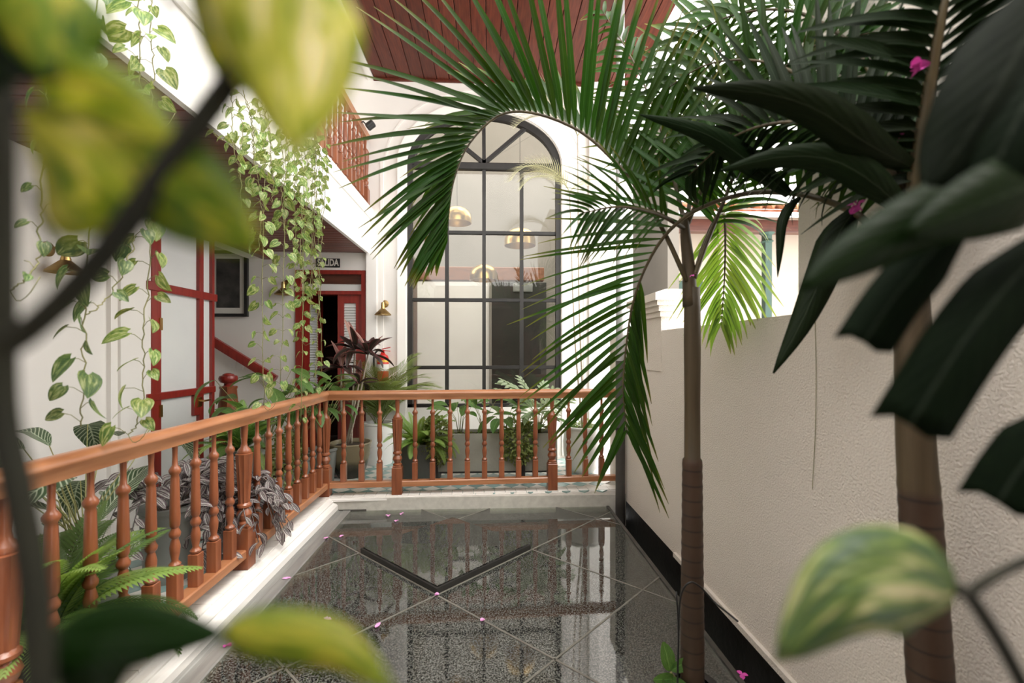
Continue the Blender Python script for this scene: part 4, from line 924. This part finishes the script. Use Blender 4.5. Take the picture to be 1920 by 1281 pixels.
def bushmesh(n, rx, ry, rz, size, mat, hang=0):
    b = MB(); lfm = lf(1, .7, oval, 2, W3, .3, .3)
    for _ in range(n):
        while True:
            q = Vector((rv(-1, 1), rv(-1, 1), rv(-1, 1)))
            if .3 < q.length < 1: break
        o = q.normalized(); d = (o + Vector((rv(-.7, .7), rv(-.7, .7), rv(-.7, .5)))).normalized()
        b.inst(lfm, frame((q.x*rx, q.y*ry, q.z*rz - (abs(q.x)+abs(q.y))*hang), d, o+UP*.4, size*rv(.6, 1.2)))
    return b.build('foliage', M[mat])
# -- far terrace
m, t, bb = nt('glazed_pot')
sp_ = t.nodes.new('ShaderNodeSeparateXYZ'); tcn = t.nodes.new('ShaderNodeTexCoord'); lk(t, tcn.outputs['Object'], sp_.inputs[0])
zz = math_(t, 'ADD', sp_.outputs[2], math_(t, 'MULTIPLY', noise(t, 9, st=(1, 1, .5)), .12))
lk(t, ramp(t, zz, [(.16, (.035, .03, .022)), (.22, (.09, .075, .045)), (.26, (.25, .20, .12)), (.45, (.30, .25, .16))]), bb.inputs['Base Color']); bb.inputs['Roughness'].default_value = .22; M['glazed'] = m
p = PZ(657, 893, 0); p.z = 0
cp = thing('potted_cordyline', 'tall burgundy cordyline in brown glazed pot by the railing corner', 'potted plant', p)
pot_round(p, .13, .20, .36, M['glazed'], cp, bulge=[(.12, 0), (.16, .08), (.195, .22), (.21, .33), (.218, .35), (.215, .36), (.20, .36), (.195, .325)])
for (u, v, du, n) in ((665, 655, 0, 13), (640, 690, -10, 10), (690, 665, 6, 13), (673, 720, 0, 7)):
    top = PY(u, v, p.y+rv(-.05, .05)); bs = p+Vector((rv(-.06, .06), rv(-.04, .04), .3)); pts = spline([bs, bs.lerp(top, .45)+Vector((du*.002, 0, 0)), top], 9)
    part('cane', MB().tube(pts, [.013-.0006*i for i in range(9)], 7).build('cane', M['cane'], 'all'), cp)
    rosette(cp, top, n, CRD, (.22, .36), (-.2, 1.2), spread=.01); rosette(cp, top, 2, CRP, (.25, .34), (.9, 1.35), spread=.01)
p = PZ(710, 868, 0); p.z = 0
wp = thing('potted_areca', 'feathery areca palm in tall white cylinder pot beneath extinguisher', 'potted plant', p)
pot_round(p, .155, .17, .48, M['whitepot'], wp)
for k in range(22):
    a = rv(0, 6.28); e = rv(.7, 1.35); d = Vector((math.cos(a)*math.cos(e), -abs(math.sin(a))*math.cos(e)*.6, math.sin(e))); part('frond', R.choice(ARE), wp, frame(p+Vector((.03*math.cos(a), .03*math.sin(a), .45)), d, UP, rv(.7, 1.05)))
p = PZ(785, 905, 0); p.z = 0
fp = thing('potted_fern', 'bright drooping fern in dark square planter behind the railing', 'potted plant', p)
def pot_box(th, x0, x1, y0, y1, h, mat, z0=0, wall=.02):
    b = MB(); b.box(x0, x1, y0, y0+wall, z0, z0+h); b.box(x0, x1, y1-wall, y1, z0, z0+h); b.box(x0, x0+wall, y0+wall, y1-wall, z0, z0+h); b.box(x1-wall, x1, y0+wall, y1-wall, z0, z0+h); b.box(x0+wall, x1-wall, y0+wall, y1-wall, z0, z0+.02)
    part('pot', b.build('pot', M[mat]), th); part('soil', MB().box(x0+wall, x1-wall, y0+wall, y1-wall, z0+.02, z0+h-.03).build('soil', M['soil']), th)
pot_box(fp, p.x-.15, p.x+.14, p.y-.12, p.y+.14, .34, 'darkpot', .06)
for k in range(40):
    a = rv(0, 6.28); e = rv(.2, 1.3); d = Vector((math.cos(a)*math.cos(e), math.sin(a)*math.cos(e), math.sin(e))); part('frond', R.choice(FERN), fp, frame(p+Vector((.04*math.cos(a), .04*math.sin(a), .38)), d, UP, rv(.32, .52)))
for (u, v) in ((748, 790), (858, 780), (850, 800)): pass
x0, x1 = PY(822, 850, 4.62).x, PY(1043, 850, 4.62).x; zt1, zb1 = PY(900, 814, 4.55).z, PY(900, 884, 4.55).z
cpz = thing('planter_trough', 'long grey concrete trough on black legs behind the railing', 'planter', (0, 4.68, 0))
pot_box(cpz, x0, x1, 4.55, 4.85, zt1-zb1, 'concrete', zb1, .03)
for xx_ in (PY(817, 900, 4.5).x, PY(981, 900, 4.5).x): part('leg', MB().box(xx_-.02, xx_+.02, 4.50, 4.84, 0, zb1, .003).box(xx_-.02, xx_+.02, 4.50, 4.53, zb1, zb1+.12).build('leg', M['iron']), cpz)
part('tray', MB().box(x0+.02, x1-.02, 4.54, 4.86, zb1-.015, zb1).build('tray', M['iron']), cpz)
zt = zt1-.03
def ground(nm, u, v, y, lab, cat='plant'):
    q = PY(u, v, y); q.z = zt; return thing(nm, lab, cat, q), q
for (u, lab, n) in ((818, 'small leaved bush trailing over left end of concrete trough', 1100), (972, 'small leaved bush trailing over middle of concrete trough', 1400)):
    th, q = ground('trailing_bush', u, 800, 4.56, lab, 'bush')
    part('foliage', bushmesh(n, .17, .12, .25, .036, 'bush', .03), th, T(q.x, 4.53, zt-.02), kind='stuff')
    part('stem', MB().tube([(q.x, 4.68, zt-.05), (q.x, 4.62, zt+.03), (q.x, 4.56, zt+.02)], .006, 5).build('stem', M['stem']), th)
for (u, n, lab) in ((862, 5, 'broad leaved lily at left of concrete trough'), (905, 6, 'broad leaved lily at middle of concrete trough'), (945, 6, 'broad leaved lily beside the right hand trailing bush')):
    th, q = ground('peace_lily', u, 800, 4.7, lab); rosette(th, Vector((q.x, 4.72, zt)), n+2, LIL, (.20, .28), (-.3, .9), stem=(.16, .36))
gt = thing('moss_mat', 'low green moss covering the concrete trough soil', 'moss', (0, 4.7, zt))
part('foliage', bushmesh(600, .52, .12, .03, .022, 'bush'), gt, T((x0+x1)/2-.05, 4.7, zt+.0), kind='stuff')
th, q = ground('lobed_philodendron', 1010, 800, 4.72, 'silvery lobed philodendron at right end of the trough')
rosette(th, Vector((q.x, 4.74, zt)), 18, LOB, (.24, .34), (-.1, 1.1), stem=(.16, .46))
rosette(th, Vector((q.x, 4.72, zt)), 12, LIL, (.18, .26), (-.4, .7), stem=(.05, .2))
p = PZ(1092, 884, 0); p.z = 0
wr_ = thing('potted_tall_areca', 'thin stemmed pale areca growing from big round white pot', 'potted plant', p)
pot_round(p, .14, .2, .50, M['whitepot'], wr_, bulge=[(.12, 0), (.17, .06), (.205, .2), (.212, .33), (.195, .45), (.19, .47), (.215, .485), (.215, .50), (.185, .50), (.18, .46)])
tp_ = PY(1083, 255, 4.85)
for (u, v) in ((1083, 255), (1068, 360)):
    tp_ = PY(u, v, 4.85); part('stem', MB().tube(spline([p+Vector((rv(-.03, .03), 0, .45)), (p+tp_)/2+Vector((rv(-.02, .02), 0, 0)), tp_], 14), [.012-.0005*i for i in range(14)], 7).build('stem', M['cane'], 'all'), wr_)
    for k in range(5):
        a = (math.pi + rv(-.5, .5)) if k < 3 else rv(-1.2, .6); e = rv(.3, .9); d = Vector((math.cos(a)*math.cos(e), math.sin(a)*math.cos(e)-.25, math.sin(e))); part('frond', R.choice(AREP), wr_, frame(tp_, d, UP, rv(.55, .9)))
rosette(wr_, p+Vector((0, 0, .46)), 12, LIL, (.08, .13), (.1, 1.1), spread=.08)
part('filler', bushmesh(220, .15, .15, .06, .03, 'bush'), wr_, T(p.x, p.y, .50), kind='stuff')
# -- left corridor
def cpos(u, v, X): q = PX(u, v, X); q.z = 0; return q
p = cpos(150, 1000, -1.86); th = thing('potted_calathea', 'striped calathea with long pinstriped leaves behind the near balusters', 'potted plant', p)
pot_round(p, .12, .15, .30, M['greypot'], th)
rosette(th, p+Vector((.02, 0, .28)), 24, CAL, (.26, .40), (-.25, 1.0), stem=(.2, .68), az=(1.1, 5.3))
p = cpos(75, 1150, -1.66); th = thing('potted_fern', 'lush fern filling the lower left behind the nearest post', 'potted plant', p)
pot_round(p, .12, .15, .26, M['darkpot'], th)
for k in range(60):
    a = rv(0, 6.28); e = rv(.05, 1.35); d = Vector((math.cos(a)*math.cos(e), math.sin(a)*math.cos(e), math.sin(e))); part('frond', R.choice(FERN if k % 3 else FERND), th, frame(p+Vector((.05*math.cos(a), .05*math.sin(a), .27)), d, UP, rv(.30, .55)))
def trad(p, h, n, lab, pot, spread, dirs=(0, 6.28), L=(.045, .07), potr=.14):
    th = thing('potted_tradescantia', lab, 'potted plant', p); pot_round(p, potr*.85, potr, h, M[pot], th); cnt = 0
    while cnt < n:
        a = rv(*dirs); o = Vector((math.cos(a), math.sin(a), 0)); l = rv(.4, 1)*spread; z0 = h + rv(0, .12)
        b0 = p + o*potr*rv(.1, .7) + Vector((0, 0, h-.03)); pk_ = b0 + o*l*.5 + Vector((0, 0, rv(.10, .26))); e_ = b0 + o*l + Vector((0, 0, rv(-.28, .15)))
        P3 = spline([b0, pk_, e_], 12); part('stem', MB().tube(P3, .0028, 4).build('stem', M['trad'], 'all'), th)
        for i in range(2, 12):
            if cnt >= n: break
            Tn = (P3[min(i+1, 11)]-P3[i-1]).normalized(); sd = Tn.cross(UP).normalized()*(1 if i % 2 else -1)
            d = (Tn*.6 + sd*.8 + Vector((rv(-.4, .4), rv(-.4, .4), rv(-.2, .5)))).normalized(); part('leaf', R.choice(TRD), th, frame(P3[i], d, UP+Vector((rv(-.5, .5), -.5, 0)), rv(*L)*1.25)); cnt += 1
    return th
trad(cpos(318, 1010, -1.86), .42, 300, 'bushy purple tradescantia in grey round pot behind the railing', 'greypot', .46, L=(.06, .09))
trad(cpos(430, 975, -1.64), .30, 300, 'purple tradescantia spilling through the balusters over the kerb', 'greypot', .36, dirs=(-2.4, 1.2), potr=.11, L=(.055, .085))
p = cpos(452, 940, -1.86); th = thing('potted_fern', 'green fern bush beyond the tradescantia in the corridor', 'potted plant', p); pot_round(p, .12, .15, .55, M['greypot'], th)
for k in range(44):
    a = rv(0, 6.28); e = rv(.2, 1.4); d = Vector((math.cos(a)*math.cos(e), math.sin(a)*math.cos(e), math.sin(e))); part('frond', R.choice(FERN if k % 2 else FERND), th, frame(p+Vector((0, 0, .55)), d, UP, rv(.28, .46)))
p = cpos(520, 930, -1.70); th = thing('planter_box', 'grey planter box with small yellowish bush along left balusters', 'potted plant', p); pot_box(th, p.x-.12, p.x+.12, p.y-.3, p.y+.3, .36, 'greypot')
part('foliage', bushmesh(1100, .12, .26, .24, .036, 'bush', .04), th, T(p.x+.06, p.y, .45), kind='stuff')
for (u, X, n, L_, st_, lab) in ((492, -1.9, 24, (.18, .28), (.4, .85), 'tall green leafy plant before the stair handrail'), (560, -1.76, 26, (.17, .26), (.35, .80), 'leafy plant rising over the handrail near railing corner'), (604, -1.68, 24, (.17, .26), (.3, .66), 'glossy plant with drooping leaves at railing corner')):
    p = cpos(u, 900, X); th = thing('potted_foliage', lab, 'potted plant', p); pot_round(p, .11, .14, .34, M['greypot'], th); rosette(th, p+Vector((0, 0, .32)), n, LIL, L_, (-.5, .9), stem=st_)
# -- epiphyte and hose at the palm foot
q = PT(1258, 1266, 1.93); th = thing('orchid_plant', 'small orchid with paddle leaves growing at the palm foot', 'plant', q)
PAD = lm('leaf', 'lily', 1, .46, oval, 8, (-1, -.5, 0, .5, 1), fold=.3, droop=.25)
for (d, s) in (((-.25, -.2, 1), .135), ((.45, -.3, .5), .11), ((-.7, -.4, .25), .12), ((.3, -.6, .1), .10), ((-.3, -.6, -.05), .10)): part('leaf', PAD, th, frame(q+Vector((rv(-.02, .02), 0, rv(-.02, .03))), d, (0, -1, .35), s))
part('stem', MB().tube([q+Vector((.03, .0, -.03)), q+Vector((0.0, 0, .01))], .006, 6).build('stem', M['stem']), th)
hs = thing('irrigation_hose', 'thin black irrigation hose looped around the palm base', 'hose', PT(1275, 1200, 1.837))
part('loop', MB().tube(spline([PT(1272, 1190, 1.837), PT(1276, 1120, 1.837), PT(1292, 1093, 1.837), PT(1312, 1100, 1.837), PT(1340, 1130, 1.837), PT(1365, 1150, 1.764), PT(1383, 1165, 1.690)], 30), .004, 6).build('loop', M['black'], 'all'), hs)
part('drop', MB().tube(spline([PT(1268, 1110, 1.852), PT(1272, 1180, 1.837), PT(1270, 1300, 1.837), PT(1271, 1400, 1.837)], 14), .004, 6).build('drop', M['black'], 'all'), hs)
solo('dry_tendril', MB().tube(spline([PX(1527, 560, XR-.005), PX(1530, 680, XR-.005), PX(1529, 800, XR-.005), PX(1523, 918, XR-.005)], 20), .0012, 5).build('dry_tendril', M['stem']), 'thin dry tendril hanging down the stucco wall', 'tendril')

# ---- foreground pothos, close to the lens --------------------------
fg = thing('pothos_plant', 'blurred pothos with dark branches and yellow leaves framing the left', 'plant', PT(80, 1340, .156))
def branch(pts, rpx, nm='branch', th=None):
    P3 = spline([PT(p[0], p[1], p[2]*(.72 if th else .6)) for p in pts], 30); rs = [rpx*(P-EYE).dot(VIEW)/F for P in P3]
    return part(nm, MB().tube(P3, rs, 10).build(nm, M['branch'], 'all'), th or fg)
branch([(-6, -60, .26), (-2, 250, .26), (0, 500, .26), (4, 760, .26), (30, 900, .26), (62, 1080, .26), (80, 1340, .26)], 24, 'main_stem')
branch([(-10, 660, .26), (60, 615, .26), (150, 530, .255), (250, 405, .25), (350, 265, .25), (450, 130, .25), (553, 0, .25), (600, -60, .25)], 24)
branch([(20, 200, .25), (90, 215, .25), (170, 280, .25), (235, 360, .25), (262, 395, .25)], 9)
branch([(280, -60, .3), (300, -10, .3), (330, 20, .3)], 7)
def fgleaf(pts, wpx, mat, prof=heart, fold=.25, roll=0.0, th=None): return strap(th or fg, [(u, v, t*(.72 if th else .6)) for u, v, t in pts], wpx, mat, 'leaf', fold=fold, prof=prof, roll=roll)
hp2 = lambda s: (math.sin(math.pi*min(1, max(s, .02)**.7))**.7) if s < .995 else .01
fgleaf([(70, -70, .24), (80, 0, .24), (88, 70, .24), (95, 150, .24)], 190, 'fggreen', hp2)
fgleaf([(-40, 60, .24), (-10, 80, .24), (40, 100, .24), (110, 150, .24)], 160, 'fgdark', hp2)
fgleaf([(262, 395, .25), (220, 350, .25), (150, 280, .25), (45, 205, .245)], 275, 'fglime', hp2, roll=.15)
fgleaf([(90, 200, .25), (150, 190, .25), (240, 215, .25), (335, 275, .25)], 165, 'fglime', hp2)
fgleaf([(255, 300, .25), (320, 345, .25), (400, 400, .245), (482, 468, .24)], 190, 'fggreen', hp2, roll=-.2)
fgleaf([(545, -90, .24), (540, 10, .24), (550, 140, .24), (552, 290, .24)], 270, 'fgyellow', hp2, fold=.15)
fgleaf([(430, -80, .245), (425, -10, .245), (415, 60, .245), (400, 140, .245)], 120, 'fggreen', hp2)
fgleaf([(90, 1210, .27), (180, 1200, .27), (290, 1190, .265), (430, 1192, .26)], 130, 'fgdark', hp2, fold=.15)
fgleaf([(420, 1185, .27), (520, 1190, .27), (640, 1215, .265), (740, 1300, .26)], 95, 'fggreen', hp2)
fgleaf([(190, 1200, .28), (185, 1240, .28), (180, 1290, .28), (170, 1360, .28)], 110, 'fgdark', hp2)
branch([(70, 1150, .26), (95, 1190, .265), (110, 1208, .27)], 6, 'petiole')
branch([(110, 470, .26), (70, 400, .26), (60, 350, .26)], 5, 'petiole')
fr_ = thing('pothos_sprig', 'blurred variegated pothos leaf on a stem at lower right', 'plant', PT(1940, 1330, .25))
fgleaf([(1790, 1105, .34), (1690, 1085, .335), (1580, 1110, .33), (1455, 1240, .33)], 190, 'fgvar', hp2, th=fr_, roll=.1)
branch([(1940, 1330, .35), (1900, 1250, .35), (1860, 1180, .35), (1815, 1115, .345), (1785, 1103, .34)], 12, 'stem', fr_)
branch([(1815, 1115, .345), (1850, 1090, .345), (1895, 1065, .35), (1930, 1050, .35)], 9, 'stem', fr_)
